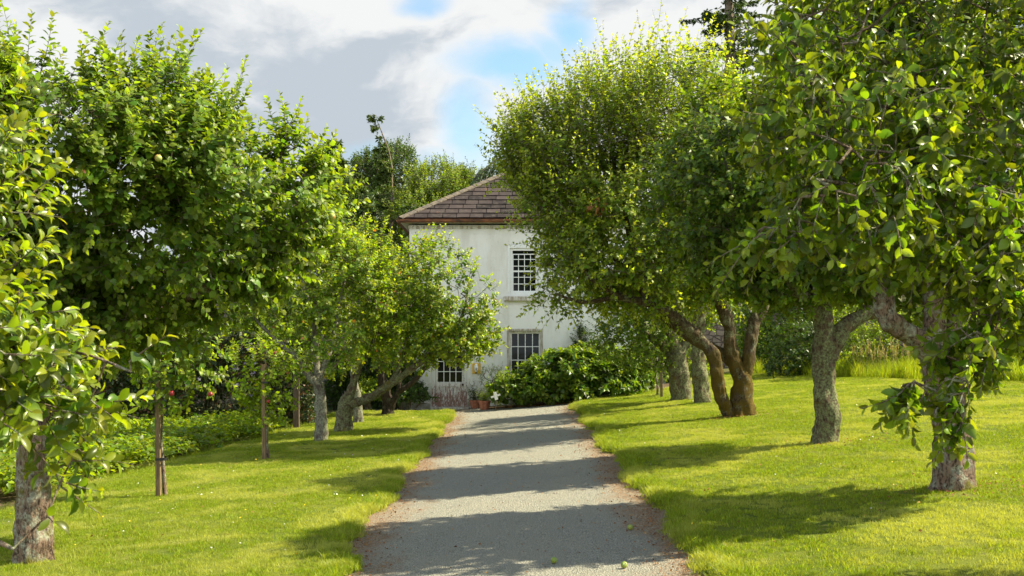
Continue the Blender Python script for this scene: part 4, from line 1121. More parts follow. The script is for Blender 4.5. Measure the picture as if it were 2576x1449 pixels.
# ------------------------------------------------------------------ bushes
def bush(name, label, cat, base, lobes, n_attr, seed, leafm, leaf=.09, nleaf=(7, 12), shoot=(.12, .28), kind='narrow', stems=5, group=None, **kw):
    b = Vector(base); rg = random.Random(seed); limbs = []
    for i in range(stems):
        l = lobes[i % len(lobes)]; c = Vector(l[0]); q = b+Vector((rg.uniform(-.2, .2), rg.uniform(-.1, .1), 0))
        mid = q.lerp(c, .5)+Vector((0, 0, .1)); mid.z = max(mid.z, b.z+.1)
        limbs.append(([sink(q, .08), tuple(mid), tuple(c)], [.035, .022, .01]))
    return make_tree(name, label, cat, b, limbs, lobes, n_attr, seed, leafm, M['twig'], group, leaf=leaf, nleaf=nleaf, shoot=shoot, kind=kind, trunkname='stems', crownname='foliage', **kw)

# rhododendron before the right half of the house
bb = Vector((1.9, 32.7, hz(1.9, 32.7)))
lob = [lobe(1430, 938, 32.4, 105, 48, .9), lobe(1345, 968, 32.2, 80, 38, .7), lobe(1500, 930, 32.7, 110, 52, .9), lobe(1290, 988, 32.1, 48, 30, .5), lobe(1570, 948, 33.0, 70, 46, .8), lobe(1440, 978, 32.1, 180, 26, .6), lobe(1330, 945, 32.5, 40, 18, .4)]
bush('rhododendron_bush', 'large glossy rhododendron bush covering the lower right of the house wall', 'bush', bb, lob, 1050, 301, M['leaf_rhodo'], leaf=.18, nleaf=(6, 9), shoot=(.10, .2), kind='fine', stems=8, gap=.25, width=.75, shell=.8, tipyoung=.9, up=1.1)
bb = foot(1235, 1012)
bush('shrub', 'small loose shrub between the flower pots and the rhododendron', 'bush', bb, [lobe(1240, 955, 33.0, 28, 28, .35), lobe(1262, 975, 32.8, 30, 32, .35)], 150, 305, M['leaf_plum'], leaf=.07, kind='narrow', stems=4, gap=.2)
bb = foot(1045, 1030)
bush('shrub', 'dark leafy shrub against the left corner of the house', 'bush', Vector((-3.1, 33.1, hz(-3.1, 33.1))), [lobe(1035, 1000, 33.1, 40, 32, .4), lobe(1010, 950, 33.4, 35, 60, .4), lobe(1075, 1016, 33.1, 30, 12, .25)], 420, 311, M['leaf_dark'], leaf=.09, stems=5, gap=.2, kind='coarse')
bush('shrub', 'pale yellow-leaved shrub beside the dark forked trunk', 'bush', Vector(at(930, 1030, 33.0)), [lobe(925, 1000, 33.0, 34, 30, .4)], 160, 313, M['leaf_bright'], leaf=.09, stems=4, gap=.2, kind='coarse')
# climber tuft on the wall
bush('ivy', 'narrow column of ivy climbing the white wall above the rhododendron', 'climbing plant', (wx(1462), HYF-.12, wz(900)), [lobe(1462, 850, HYF-.12, 12, 24, .10), lobe(1462, 880, HYF-.12, 17, 22, .12)], 110, 317, M['leaf_dark'], leaf=.07, stems=2, gap=.1, kind='coarse')

# right hand background bushes
def rb(name, label, px, py, y, rx, rz, ry, n, seed, m, **kw):
    c = at(px, py, y); base = Vector((c.x, c.y, hz(c.x, c.y)))
    l = [lobe(px, py, y, rx, rz, ry), lobe(px-rx*.4, py+rz*.35, y-ry*.4, rx*.6, rz*.7, ry*.6), lobe(px+rx*.45, py+rz*.3, y-ry*.3, rx*.6, rz*.7, ry*.6)]
    return bush(name, label, 'bush', base, l, n, seed, m, **kw)
GB = 'shrubs behind the right lawn'
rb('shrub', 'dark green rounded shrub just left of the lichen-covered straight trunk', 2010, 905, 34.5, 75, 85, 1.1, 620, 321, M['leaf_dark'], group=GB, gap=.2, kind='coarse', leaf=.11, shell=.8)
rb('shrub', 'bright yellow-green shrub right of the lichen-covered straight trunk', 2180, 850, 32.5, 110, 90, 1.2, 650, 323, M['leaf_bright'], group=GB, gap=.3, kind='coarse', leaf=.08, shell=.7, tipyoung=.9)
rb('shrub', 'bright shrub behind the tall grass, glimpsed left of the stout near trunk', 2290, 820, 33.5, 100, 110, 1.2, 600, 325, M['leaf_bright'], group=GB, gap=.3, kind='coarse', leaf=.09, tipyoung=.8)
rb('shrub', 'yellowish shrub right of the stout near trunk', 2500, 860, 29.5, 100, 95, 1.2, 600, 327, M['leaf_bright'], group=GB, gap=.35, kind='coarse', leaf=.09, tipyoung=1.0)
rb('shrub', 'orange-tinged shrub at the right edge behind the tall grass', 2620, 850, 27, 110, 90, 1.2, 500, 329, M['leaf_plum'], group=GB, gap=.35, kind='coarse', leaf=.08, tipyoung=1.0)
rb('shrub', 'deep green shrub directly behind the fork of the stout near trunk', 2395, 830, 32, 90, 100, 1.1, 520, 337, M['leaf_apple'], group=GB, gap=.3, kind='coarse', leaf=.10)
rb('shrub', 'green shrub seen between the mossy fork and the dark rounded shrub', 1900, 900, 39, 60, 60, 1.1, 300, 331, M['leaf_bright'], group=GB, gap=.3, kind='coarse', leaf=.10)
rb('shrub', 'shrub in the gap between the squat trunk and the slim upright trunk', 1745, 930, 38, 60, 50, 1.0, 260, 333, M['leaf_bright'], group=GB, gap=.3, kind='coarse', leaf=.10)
rb('shrub', 'shrub behind the squat lichened trunk beside the house', 1600, 880, 38.5, 90, 90, 1.2, 420, 335, M['leaf_dark'], group=GB, gap=.3, kind='coarse', leaf=.11)

GW = 'wall shrubs behind the clematis hedge'
rb('shrub', 'tall green shrub covering the stone wall at the far left', 230, 860, 32, 190, 110, 1.0, 900, 341, M['leaf_apple'], group=GW, gap=.3, kind='coarse', leaf=.12, shell=.7)
rb('shrub', 'green wall shrub above the clematis hedge between the two staked young trees', 530, 830, 32.5, 130, 80, .9, 620, 343, M['leaf_apple'], group=GW, gap=.32, kind='coarse', leaf=.12, shell=.7)
rb('shrub', 'yellowish wall shrub above the clematis hedge beside the wooden post', 690, 850, 33, 90, 75, .9, 420, 345, M['leaf_bright'], group=GW, gap=.32, kind='coarse', leaf=.12, shell=.7)

# hedges with clematis flowers
def hedge(label, x0, x1, y, h, n, seed, thick=.5, fl=True, m=None, z0=None, fgroup=None):
    rg = np.random.default_rng(seed); base = Vector(((x0+x1)/2, y, hz((x0+x1)/2, y)))
    root = empty('hedge', base, label, 'hedge')
    P = np.stack([rg.uniform(x0, x1, n), y-thick+2*thick*rg.random(n)**1.6, np.zeros(n)], 1)
    top = h*(1+.28*(vnoise(np.stack([P[:,0], P[:,1]*0, P[:,0]*0], 1), 1.3, seed)-.3)+.2*(vnoise(np.stack([P[:,0], P[:,1]*0, P[:,0]*0], 1), 4.3, seed+1)-.5))
    u = rg.random(n); zz = np.array([hz(a, y) for a in P[:,0]])
    P[:,2] = zz+np.where(rg.random(n) < .25, top*(.93+.1*rg.random(n)), top*u)
    P[:,1] += (vnoise(P, 1.6, seed+4)-.5)*.7
    ok = vnoise(P, 2.2, seed+5) > .20; P = P[ok]; n = len(P)
    D = rg.normal(size=(n, 3)); D[:,1] -= .5; D[:,2] -= .2; N_ = rg.normal(size=(n, 3))*.5; N_[:,1] -= .6; N_[:,2] += .8
    leaves_mesh('foliage', P, D, N_, .10*(.6+.7*rg.random(n)), np.full(n, 1.), rg.random(n), rg.random(n)**2, m or M['leaf_clem'], root, 'coarse', .5+rg.random(n))
    k = 120; A = np.stack([rg.uniform(x0, x1, k), y+rg.uniform(-.2, .2, k), np.zeros(k)], 1); A[:,2] = [hz(a, y) for a in A[:,0]]
    B = A+np.stack([rg.normal(size=k)*.25, rg.normal(size=k)*.1, np.full(k, h*.9)], 1)
    V, Fq = twig_mesh(np.zeros((1, 3)), np.array([-1]), np.array([0.]), np.array([1.]), 4, (A, B, np.full(k, .006), np.full(k, .003)))
    mesh_np('stems', V, [Fq], M['twig'], root)
    if fl:
        # clematis: each flower five flat petals
        fm = {}
        for key in ('petal_white', 'petal_lilac'):
            ps = np.zeros((5, 3)); th = np.arange(5)*2*PI/5; D = np.stack([np.cos(th), np.full(5, -.25), np.sin(th)], 1); N_ = np.tile([0, -1., 0], (5, 1))
            o = leaves_mesh('flower', ps, D, N_, np.full(5, .055), np.full(5, 1.3), rg.random(5), np.zeros(5), M[key], None, 'coarse')
            fm[key] = o.data; bpy.data.objects.remove(o)
        for q in range(fl):
            x = rg.uniform(x0+.3, x1-.3); z = hz(x, y)+h*(.25+.75*math.sqrt(rg.random()))
            o = bpy.data.objects.new('flower', fm['petal_lilac' if rg.random() < .35 else 'petal_white']); C.objects.link(o); o.parent = root
            o.location = Vector((x, y-thick*.9-.12+rg.uniform(-.1, .1), z))-base; o.rotation_euler = (rg.uniform(-.5, .3), rg.uniform(0, 6), rg.uniform(-.6, .6)); sc = rg.uniform(.7, 1.3); o.scale = (sc,)*3
    return root
hedge('dark clematis hedge with white and lilac flowers behind the potato bed', -12.5, -5.0, 29.2, 2.0, 52000, 401, .45, 70)
hedge('clematis-covered hedge with lilac flowers behind the dark rounded shrub', 7.3, 11.5, 37.5, 2.9, 26000, 403, .45, 24, m=M['leaf_rhodo'])
hedge('low green hedge glimpsed under the plum trees left of the house', -5.6, -3.4, 34.4, 1.6, 12000, 405, .4, 0, m=M['leaf_dark'])

pb = foot(746, 1082); p = empty('wooden_post', pb, 'square wooden fence post at the right end of the clematis hedge', 'post')
m = MB(); tp = at(742, 885, pb.y); m.box(pb.x-.07, pb.x+.07, pb.y-.07, pb.y+.07, pb.z-.1, tp.z); m.build('shaft', M['post'], p, bevel=.008)
m = MB(); c0 = Vector((pb.x, pb.y, tp.z)); m.add([c0+Vector((-.08, -.08, .001)), c0+Vector((.08, -.08, .001)), c0+Vector((.08, .08, .001)), c0+Vector((-.08, .08, .001)), c0+Vector((0, 0, .05))], [(0, 3, 2, 1), (0, 1, 4), (1, 2, 4), (2, 3, 4), (3, 0, 4)]); m.build('cap', M['post'], p)

# potato bed
def potatoes():
    rg = np.random.default_rng(31); P = []; D = []; N_ = []; Sz = []; Ag = []
    for i in range(1500):
        y = rg.uniform(16.5, 28.4); x = rg.uniform(-12.5, xl_left(y)-.35)
        z = hz(x, y); top = .42+.26*(vnoise(np.array([[x, y, 0]]), .9, 5)[0])
        if xl_left(y)-x < .7: top *= .75
        n = 34
        th = rg.random(n)*2*PI; r = .30*np.sqrt(rg.random(n)); h = top*(.45+.6*rg.random(n))*(1-.5*(r/.3)**2)
        p = np.stack([x+r*np.cos(th), y+r*np.sin(th), z+h], 1); P.append(p)
        d = np.stack([np.cos(th), np.sin(th), rg.uniform(-.5, .5, n)], 1)+rg.normal(size=(n, 3))*.4; D.append(d)
        nn = rg.normal(size=(n, 3))*.4; nn[:,2] += 1; N_.append(nn); Sz.append(.105*(.6+.7*rg.random(n))); Ag.append(np.clip(rg.random(n)**2+rg.uniform(-.1, .4), 0, 1))
    P = np.concatenate(P); n = len(P)
    o = leaves_mesh('potato_plants', P, np.concatenate(D), np.concatenate(N_), np.concatenate(Sz), np.full(n, 1.15), rg.random(n), np.concatenate(Ag), M['leaf_potato'], None, 'coarse', .5+rg.random(n))
    tag(o, 'dense bed of bushy green potato plants between left lawn and hedge', 'vegetable plants', kind='stuff')
potatoes()
tag(grid_mesh('soil', list(np.arange(-13, -6.0, .5)), list(np.arange(15, 29.5, .5)), lambda x, y: hz(x, y)-.012, M['soil']), kind='structure')
def bedR(x, y): return hz(x, y)+.012
V = []; 
rows = [(x, yy) for x in np.arange(-.9, 6.01, .3) for yy in (np.interp(x, [-.9, 1, 2.5, 6], [32.75, 32.25, 32.5, 34.2]), 36.5)]
Vb = np.array([(x, y, bedR(x, y)) for x, y in rows]); k = np.arange(len(rows)//2-1)*2
o = mesh_np('soil', Vb, [np.stack([k, k+2, k+3, k+1], -1)], M['soil']); tag(o, kind='structure')

# stone garden walls
t = NT('stone'); co = t.coord('Object'); vo = t.n.new('ShaderNodeTexVoronoi'); vo.inputs['Scale'].default_value = 3.2
mp = t.n.new('ShaderNodeMapping'); mp.inputs['Scale'].default_value = (1, 1, 1.9); t.L(co, mp.inputs[0]); t.L(mp.outputs[0], vo.inputs['Vector'])
ve = t.n.new('ShaderNodeTexVoronoi'); ve.feature = 'DISTANCE_TO_EDGE'; ve.inputs['Scale'].default_value = 3.2; t.L(mp.outputs[0], ve.inputs['Vector'])
c = t.mix(t.xyz(vo.outputs['Color'])[0], (.11, .075, .075), (.19, .15, .14)); c = t.mix(t.smooth(t.noise(co, 8, 5, .7), .4, .7), c, (.22, .20, .15))
c = t.mix(t.smooth(ve.outputs['Distance'], .02, .07), (.08, .06, .05), c)
t.bump(t.smooth(ve.outputs['Distance'], .0, .12), .9, .05); M['stone'] = t.base(c, .9)
def gwall(label, x0, x1, y, h):
    w = empty('garden_wall', ((x0+x1)/2, y, 0), label, 'wall'); m = MB(); n = max(2, int(abs(x1-x0)/.4)); 
    m.box(min(x0, x1), max(x0, x1), y, y+.45, -1.2, h); m.build('masonry', M['stone'], w)
    m = MB(); xx = min(x0, x1)
    rg = random.Random(int(y*10))
    while xx < max(x0, x1)-.1:
        l = rg.uniform(.3, .7); x2 = min(xx+l, max(x0, x1)); m.box(xx+.005, x2-.005, y-.05, y+.5, h+.002, h+rg.uniform(.08, .16)); xx = x2
    m.build('coping', M['stone'], w)
gwall('old purplish stone garden wall behind the trees left of the house', -34, -3.6, 38.5, 3.3)
gwall('old stone garden wall behind the shrubs right of the house', 5.2, 40, 43, 4.2)

# ------------------------------------------------------------------ background trees beyond the walls
def bg_tree(name, label, px, py, y, lobes, n, seed, m, leaf=.22, **kw):
    c = at(px, py, y); base = Vector((c.x, c.y, 0))
    c0 = Vector(lobes[0][0]); limbs = [([sink(base), tuple(base.lerp(Vector((c0.x, c0.y, 0)), .5)+Vector((0, 0, c0.z*.35))), tuple(Vector((c0.x, c0.y, c0.z*.8)))], [.35, .28, .12])]
    for l in lobes[1:]:
        cc = Vector(l[0]); limbs.append(([limbs[0][0][1], tuple((Vector(limbs[0][0][1])+cc)/2+Vector((0, 0, .3))), tuple(cc)], [.18, .12, .05]))
    return make_tree(name, label, kw.pop('cat', 'tree'), base, limbs, lobes, n, seed, m, M['bark_grey'], kw.pop('group', 'trees beyond the garden walls'), leaf=leaf, nleaf=(8, 13), shoot=(.35, .7), kind='coarse', stemr=.006, tip_r=.008, twigm=M['twig'], **kw)
bg_tree('broadleaf_tree', 'yellow-green broadleaf tree rising behind the left slope of the roof', 1150, 900, 58, [lobe(1110, 490, 58, 80, 65, 3), lobe(1170, 500, 59, 60, 60, 3), lobe(1060, 560, 57, 80, 80, 3), lobe(1140, 600, 57, 110, 80, 3)], 4200, 501, M['leaf_bg'], gap=.34, gapscale=.8, leaf=.14)
bg_tree('broadleaf_tree', 'dark broadleaf tree between the leaning conifer and the left crown', 880, 900, 66, [lobe(935, 480, 66, 60, 85, 3.2), lobe(995, 450, 66, 65, 70, 3), lobe(950, 560, 63, 80, 70, 3), lobe(880, 600, 64, 60, 80, 3)], 2600, 503, M['leaf_dark'], gap=.36, leaf=.17)
bg_tree('broadleaf_tree', 'tree behind the garden wall below the big left crown', 700, 900, 50, [lobe(720, 690, 50, 130, 110, 3), lobe(560, 720, 50, 120, 90, 3)], 800, 505, M['leaf_bg'], gap=.3)
bg_tree('broadleaf_tree', 'tree behind the garden wall at the far left', 350, 900, 50, [lobe(370, 740, 50, 150, 100, 3), lobe(150, 720, 50, 150, 110, 3), lobe(-80, 720, 50, 150, 110, 3)], 900, 507, M['leaf_dark'], gap=.3)
bg_tree('broadleaf_tree', 'tree behind the right garden wall, seen between the pear tree limbs', 1780, 900, 54, [lobe(1780, 640, 54, 190, 150, 3.5), lobe(1600, 650, 54, 120, 130, 3), lobe(1640, 500, 56, 90, 110, 3)], 900, 509, M['leaf_dark'], gap=.3)
bg_tree('broadleaf_tree', 'tree behind the right garden wall at the right edge', 2250, 900, 54, [lobe(2150, 650, 54, 200, 130, 3.5), lobe(2420, 640, 54, 190, 150, 3.5), lobe(2640, 640, 54, 150, 150, 3.5)], 900, 511, M['leaf_dark'], gap=.3)

def conifer(label, base, axis, rb_, length, seed, z_from=.3, sag=.25, sprays=26, leafs=.22, onesided=None, group='conifers beyond the house', age=.4, nper=4.2, thin=1.0):
    """axis: points of the stem; whorled branches with hanging sprays. length(t)-> branch length at stem fraction t"""
    rg = np.random.default_rng(seed); root = empty('conifer', base, label, 'conifer', group)
    P, R = catmull(axis, rb_, .5); P = np.array(P)
    mesh_np('trunk', *limb_mesh([(axis, rb_)], seed), M['bark_pine'], root)
    n = len(P); A = []; B = []; ra = []; rb2 = []; LP = []; LD = []; LS = []
    for i in range(n):
        t = i/(n-1)
        if t < z_from: continue
        L = length(t)
        for k in range(rg.poisson(nper)):
            th = rg.random()*2*PI
            if onesided is not None and rg.random() < .75: th = onesided+rg.normal()*.6
            l = L*rg.uniform(.55, 1.1); d = np.array([math.cos(th), math.sin(th), rg.uniform(-.1, .25)])
            p = P[i]+np.array([0, 0, rg.uniform(-.2, .2)]); seg = 5; prev = p
            for q in range(1, seg+1):
                u = q/seg; cur = p+d*l*u+np.array([0, 0, -sag*l*u*u+.12*l*u**4]); A.append(prev); B.append(cur); ra.append(.035*(1.1-u)*min(1, l/2)+.006); rb2.append(.03*(1.0-u)*min(1, l/2)+.005)
                m = int(sprays*l/3.*thin*(.4+u)/seg*2)+1
                w = rg.random((m, 1)); pp = prev+(cur-prev)*w; side = np.cross(d, [0, 0, 1.]); s_ = rg.choice([-1, 1], m)[:,None]*rg.random((m, 1))*l*.22*(1.15-u)
                pp = pp+side*s_+np.stack([np.zeros(m), np.zeros(m), -np.abs(rg.normal(size=m))*.10], 1)
                dd = d*.7+side*np.sign(s_)*.6+rg.normal(size=(m, 3))*.3; dd[:,2] -= .25
                LP.append(pp); LD.append(dd); LS.append(leafs*(.6+.7*rg.random(m)))
                prev = cur
    LP = np.concatenate(LP); LD = np.concatenate(LD); LS = np.concatenate(LS)
    # each spray: three narrow blades
    LP = np.repeat(LP, 3, 0); LD = np.repeat(LD, 3, 0)+rg.normal(size=(len(LP), 3))*.35; LS = np.repeat(LS, 3); m = len(LP)
    V, Fq = twig_mesh(np.zeros((1, 3)), np.array([-1]), np.array([0.]), np.array([1.]), 4, (np.array(A), np.array(B), np.array(ra), np.array(rb2)))
    mesh_np('branches', V, [Fq], M['bark_pine'], root)
    nn = rg.normal(size=(m, 3))*.5; nn[:,2] += 1
    leaves_mesh('crown', LP, LD, nn, LS, np.full(m, 1.25), rg.random(m), np.clip(rg.random(m)*age*2, 0, 1), M['needle'], root, 'narrow', .5+rg.random(m))
    return root
Y = 56
ax = [sink(at(990, 960, Y)), tuple(at(988, 760, Y)), tuple(at(985, 600, Y)), tuple(at(986, 480, Y)), tuple(at(982, 400, Y)), tuple(at(965, 345, Y)), tuple(at(947, 300, Y))]
conifer('leaning thin-topped conifer with sparse branches rising above the trees left of the roof', (ax[0][0], Y, 0), ax, [.2, .16, .11, .075, .05, .035, .015], lambda t: 2.9*(1-t)**.6+.4 if t < .62 else 1.7*(1.25-t), 601, z_from=.12, onesided=PI, nper=3.6, leafs=.19, age=.8, sprays=100, sag=.12)
for i, (px, top, Y, wid, lab, sd) in enumerate([(890, 440, 62, 3.2, 'dark conifer just left of the leaning thin-topped one', 611), (915, 520, 52, 2.6, 'mossy drooping conifer low beside the big left crown', 613),
                                      (835, 360, 54, 2.6, 'conifer whose drooping tips show past the right side of the big left crown', 615), (1035, 520, 50, 2.4, 'low conifer just behind the left corner of the roof', 617)]):
    ax = [sink(at(px+8, 980, Y)), tuple(at(px+5, 750, Y)), tuple(at(px, 580, Y)) if top < 480 else tuple(at(px, 640, Y)), tuple(at(px, top, Y))]
    conifer(lab, (ax[0][0], Y, 0), ax, [.3, .22, .14, .03], lambda t, w=wid: w*(1.03-t)**.75+.2, sd, z_from=.08, sag=.4, nper=5.5, leafs=.22, age=.6, sprays=85)
Y = 60
ax = [sink(at(1845, 960, Y)), tuple(at(1840, 500, Y)), tuple(at(1838, 200, Y)), tuple(at(1835, 60, Y)), tuple(at(1830, -120, Y)), tuple(at(1828, -260, Y))]
conifer('tall open conifer at the top of the picture above the right-hand trees', (ax[0][0], Y, 0), ax, [.45, .38, .3, .22, .15, .04], lambda t: 2.5 if t > .55 else 1.7, 621, z_from=.3, sag=.12, nper=4.6, leafs=.20, sprays=75, age=.3)
# weeping spray of a cypress over the hip
Y = 48; wb = at(1270, 900, Y)
root = empty('weeping_tree', (wb.x, Y, 0), 'weeping tree with arching bare drooping twigs behind the roof hip', 'tree', 'trees beyond the garden walls')
limbs = [([(wb.x, Y, -.1), tuple(at(1272, 650, Y)), tuple(at(1275, 470, Y)), tuple(at(1262, 405, Y)), tuple(at(1240, 408, Y)), tuple(at(1222, 430, Y))], [.25, .2, .12, .07, .05, .02])]
mesh_np('trunk', *limb_mesh(limbs, 5), M['bark_grey'], root)
A = []; B = []; LP = []; LD = []; rg = np.random.default_rng(8)
for i in range(46):
    s0 = rg.random(); p = np.array(at(1285-75*s0, 402+25*s0**2+rg.uniform(-2, 6), Y+rg.uniform(-.6, .6))); L = rg.uniform(.5, 1.5)
    d = np.array([rg.uniform(-.6, .1), rg.uniform(-.3, .3), -1.]); prev = p
    for q in range(4):
        cur = prev+d*L/4+np.array([-.08*(3-q)/3, 0, .03]); A.append(prev); B.append(cur)
        for k in range(7):
            LP.append(prev+(cur-prev)*rg.random()); LD.append(d+rg.normal(size=3)*.5)
        prev = cur
V, Fq = twig_mesh(np.zeros((1, 3)), np.array([-1]), np.array([0.]), np.array([1.]), 4, (np.array(A), np.array(B), np.full(len(A), .014), np.full(len(A), .011)))
mesh_np('branches', V, [Fq], M['bark_grey'], root)
n = len(LP); leaves_mesh('crown', np.array(LP), np.array(LD), rg.normal(size=(n, 3)), .13*(.5+rg.random(n)), np.full(n, 1.), rg.random(n), rg.random(n)*.5, M['needle'], root, 'narrow')

# ------------------------------------------------------------------ pots, cross, fallen apples
t = NT('terracotta'); n = t.noise(t.coord('Object'), 14, 5)
M['terra'] = t.base(t.mix(t.smooth(n, .35, .65), (.36, .12, .065), (.50, .20, .12)), .8)
def pot(px, py, label, r, h, fl, n, leaf, col, seed, spread=.2, tall=.35):
    b = foot(px, py); b.y = min(b.y, 33.38) if px > 1200 else 33.42; b.x = (px-HX)/F*b.y; b.z = hz(b.x, b.y); e = empty('flower_pot', b, label, 'plant pot', 'terracotta pots beside the door')
    m = MB(); m.lathe(b, [(0, 0), (r*.70, 0), (r*.93, h*.80), (r*.93, h*.82), (r*1.06, h*.82), (r*1.06, h), (r*.96, h), (r*.94, h*.86), (0, h*.86)], 28); m.build('pot', M['terra'], e, smooth=False)
    rg = np.random.default_rng(seed); bs = np.array(b)+np.array([0, 0, h*.86]); k = n
    B = bs+np.stack([rg.normal(size=k)*r*.4, rg.normal(size=k)*r*.4, np.zeros(k)], 1); D = np.stack([rg.normal(size=k)*spread*2, rg.normal(size=k)*spread*2, np.ones(k)], 1)
    lv, seg = shoots(B, D, tall*(.5+.7*rg.random(k)), np.full(k, 12), np.full(k, leaf), rg, stemr=.002)
    V, Fq = twig_mesh(np.zeros((1, 3)), np.array([-1]), np.array([0.]), np.array([1.]), 4, seg); mesh_np('stems', V, [Fq], M['twig'], e)
    n = len(lv[0]); leaves_mesh('foliage', lv[0], lv[1], lv[2], lv[3], np.full(n, 1.), rg.random(n), lv[4], fl, e, 'narrow'); return e
pot(1219, 1030, 'terracotta pot with a yellow-green plant standing on the gravel', .175, .25, M['leaf_bright'], 30, .075, None, 1, .22, .42)
pot(1195, 1022, 'darker terracotta pot with a wispy plant set against the wall behind the other pot', .17, .24, M['leaf_dark'], 34, .07, None, 2, .3, .65)
cpx = at(1247, 996, 31.5); gz = hz(cpx.x, cpx.y)
e = empty('wooden_cross', (cpx.x, cpx.y, gz), 'white painted wooden cross tilted beside the flower pots', 'cross')
m = MB(); c0 = Vector((cpx.x, cpx.y, cpx.z)); a1 = Vector((math.cos(.30), 0, math.sin(.30))); a2 = Vector((-math.sin(.22), 0, math.cos(.22)))
m.obox(c0, a1*.135, Vector((0, .008, 0)), Vector((-a1.z, 0, a1.x))*.027); m.build('arm', M['paint'], e)
m = MB(); m.obox(c0+Vector((0, -.017, 0)), a2*.11, Vector((0, .008, 0)), Vector((a2.z, 0, -a2.x))*.045); m.build('upright', M['paint'], e)
m = MB(); m.box(c0.x-.012, c0.x+.012, c0.y+.009, c0.y+.033, gz-.05, c0.z-.02); m.build('peg', M['stake'], e)
for i, (px, py, lab) in enumerate([(1570, 1429, 'green fallen apple on the gravel near the right path edge'), (1393, 1417, 'green fallen apple near the middle of the path, left of the other'), (1585, 1333, 'small green fallen apple further up the path near the right edge')]):
    b = foot(px, py); o = bpy.data.objects.new('apple', ag); C.objects.link(o); o.location = b+Vector((0, 0, .026)); o.rotation_euler = (.9, .3, i); o.scale = (.85, .85, .85)
    tag(o, lab, 'apple', 'apples fallen on the path')
# dead leafy twig on the lawn
# ------------------------------------------------------------------ camera
cam = bpy.data.cameras.new('camera'); co_ = bpy.data.objects.new('camera', cam); C.objects.link(co_)
co_.location = (0, 0, CAMZ); co_.rotation_euler = (PI/2, 0, 0)
cam.sensor_width = 36; cam.lens = 36*F/2576; cam.shift_y = (HY-724.5)/2576; cam.clip_end = 2000; cam.clip_start = .1
cam.dof.use_dof = True; cam.dof.focus_distance = 26; cam.dof.aperture_fstop = 9.0
S.camera = co_

# ------------------------------------------------------------------ light
SUN_EL = math.radians(46); SUN_AZ = math.radians(8)     # azimuth measured from +x towards +y
sd = Vector((math.cos(SUN_EL)*math.cos(SUN_AZ), math.cos(SUN_EL)*math.sin(SUN_AZ), math.sin(SUN_EL)))
sl_ = bpy.data.lights.new('sun', 'SUN'); so = bpy.data.objects.new('sun', sl_); C.objects.link(so)
so.rotation_euler = sd.to_track_quat('Z', 'Y').to_euler(); sl_.energy = 5.0; sl_.angle = math.radians(.55); sl_.color = (1, .91, .66)
so.location = (30, 0, 30)

w = bpy.data.worlds.new('World'); S.world = w; w.use_nodes = True
nt = w.node_tree; N = nt.nodes; Lk = nt.links
bg = N['Background']; sky = N.new('ShaderNodeTexSky'); sky.sky_type = 'NISHITA'; sky.sun_disc = False
sky.sun_elevation = SUN_EL; sky.sun_rotation = PI/2-SUN_AZ; sky.air_density = 1.0; sky.dust_density = 1.2; sky.ozone_density = 1.0
tc = N.new('ShaderNodeTexCoord')
def wm(op, a, b=0, c=None, clamp=False):
    m = N.new('ShaderNodeMath'); m.operation = op; m.use_clamp = clamp
    for i, v in enumerate((a, b, c)):
        if v is None: continue
        if hasattr(v, 'is_output'): Lk.new(v, m.inputs[i])
        else: m.inputs[i].default_value = v
    return m.outputs[0]
def wvm(op, a, b):
    m = N.new('ShaderNodeVectorMath'); m.operation = op
    for i, v in enumerate((a, b)):
        if hasattr(v, 'is_output'): Lk.new(v, m.inputs[i])
        else: m.inputs[i].default_value = v
    return m
def wnoise(vec, scale, detail, rough, dist=0):
    n = N.new('ShaderNodeTexNoise'); Lk.new(vec, n.inputs['Vector']); n.inputs['Scale'].default_value = scale; n.inputs['Detail'].default_value = detail
    n.inputs['Roughness'].default_value = rough; n.inputs['Distortion'].default_value = dist; return n
def wsm(v, lo, hi, a=0., b=1.):
    m = N.new('ShaderNodeMapRange'); m.interpolation_type = 'SMOOTHSTEP'; Lk.new(v, m.inputs[0])
    for i, q in enumerate((lo, hi, a, b)): m.inputs[1+i].default_value = q
    return m.outputs[0]
def wmix(f, a, b):
    m = N.new('ShaderNodeMix'); m.data_type = 'RGBA'
    for s_, v in ((m.inputs['Factor'], f), (m.inputs[6], a), (m.inputs[7], b)):
        if hasattr(v, 'is_output'): Lk.new(v, s_)
        elif isinstance(v, (int, float)): s_.default_value = v
        else: s_.default_value = (*v, 1)
    return m.outputs[2]
dirv = tc.outputs['Generated']
sv = wvm('MULTIPLY', dirv, (1, 1, 1.9)).outputs[0]
wn = wnoise(sv, 7.0, 5, .55)
warp = wvm('MULTIPLY', wvm('SUBTRACT', wn.outputs['Color'], (.5, .5, .5)).outputs[0], (.07, .07, .07)).outputs[0]
dw = wvm('ADD', dirv, warp).outputs[0]
gaps = [(1445, 50, 55, 150, 1.0), (1290, 190, 165, 50, 1.0), (1185, 320, 70, 120, .85), (1075, 8, 75, 34, .9), (1215, 420, 200, 40, .5), (925, 400, 70, 40, .5), (1400, 150, 60, 45, .8), (700, -140, 300, 60, .8)]
mask = None
for (px, py, rx, rz, k) in gaps:
    v = Vector(((px-HX)/F, 1, (HY-py)/F)).normalized()
    df = wvm('SUBTRACT', dw, tuple(v)).outputs[0]; df = wvm('MULTIPLY', df, (F/rx, F/rx, F/rz)).outputs[0]
    ln_ = wvm('LENGTH', df, (0, 0, 0)).outputs['Value']
    g = wsm(ln_, .25, 1.5, k, 0)
    mask = g if mask is None else wm('MAXIMUM', mask, g)
sx_ = N.new('ShaderNodeSeparateXYZ'); Lk.new(dirv, sx_.inputs[0])
other = wnoise(sv, 2.2, 6, .6).outputs['Fac']
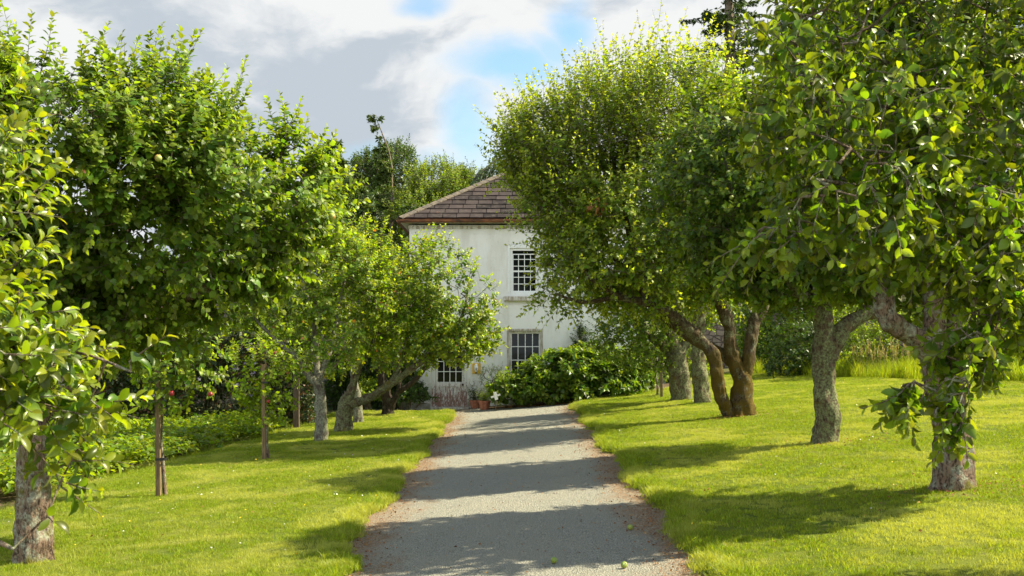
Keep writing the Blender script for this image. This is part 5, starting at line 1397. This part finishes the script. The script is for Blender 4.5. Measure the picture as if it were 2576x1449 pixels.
away = wsm(sx_.outputs[2], .32, .5)                     # broken cloud overhead
mask = wm('MAXIMUM', mask, wm('MULTIPLY', wsm(other, .42, .56), away))
c1 = wnoise(wvm('MULTIPLY', dw, (1, 1, 2.2)).outputs[0], 4.3, 7, .52, .25).outputs['Fac']
c2 = wnoise(wvm('MULTIPLY', dw, (1, 1, 1.5)).outputs[0], 11, 6, .55, .2).outputs['Fac']
cf = wm('ADD', wm('MULTIPLY', c1, .75), wm('MULTIPLY', c2, .25))
cloud = wmix(wsm(cf, .45, .555), (.235, .262, .290), (.385, .390, .390))
hi = wm('MULTIPLY', wsm(sx_.outputs[2], .30, .75, 1.0, .68), wm('ADD', 1.0, wm('MULTIPLY', wsm(sx_.outputs[1], -.05, -.6), 1.5)))  # unseen clouds behind the camera made brighter to lift the shaded house front
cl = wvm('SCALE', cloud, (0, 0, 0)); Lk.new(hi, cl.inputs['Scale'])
skyc = wvm('SCALE', wvm('MULTIPLY', sky.outputs[0], (.80, 1.06, 1.08)).outputs[0], (0, 0, 0)); skyc.inputs['Scale'].default_value = .090
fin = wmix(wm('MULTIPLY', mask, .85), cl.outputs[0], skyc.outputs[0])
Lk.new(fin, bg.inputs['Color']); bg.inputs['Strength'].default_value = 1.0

S.view_settings.view_transform = 'Standard'; S.view_settings.look = 'None'; S.view_settings.gamma = 1; S.view_settings.exposure = 1.25
S.cycles.max_bounces = 8; S.cycles.diffuse_bounces = 4; S.cycles.glossy_bounces = 3; S.cycles.transmission_bounces = 6; S.cycles.transparent_max_bounces = 8
S.cycles.use_denoising = True
S.cycles.sample_clamp_indirect = 8

# dead red-brown leaf clusters caught in two crowns
def dead_leaves(root, px, py, y, n, r):
    rg = np.random.default_rng(px); c = np.array(at(px, py, y)); P = c+rg.normal(size=(n, 3))*r; D = rg.normal(size=(n, 3)); D[:,2] -= 1.2
    leaves_mesh('dead_leaves', P, D, rg.normal(size=(n, 3)), np.full(n, .12), np.full(n, .8), rg.random(n), rg.random(n)*.6, M['litter'], root, 'coarse', .5+rg.random(n))
dead_leaves(R3, 1500, 515, R3.location.y-2.0, 26, .09)
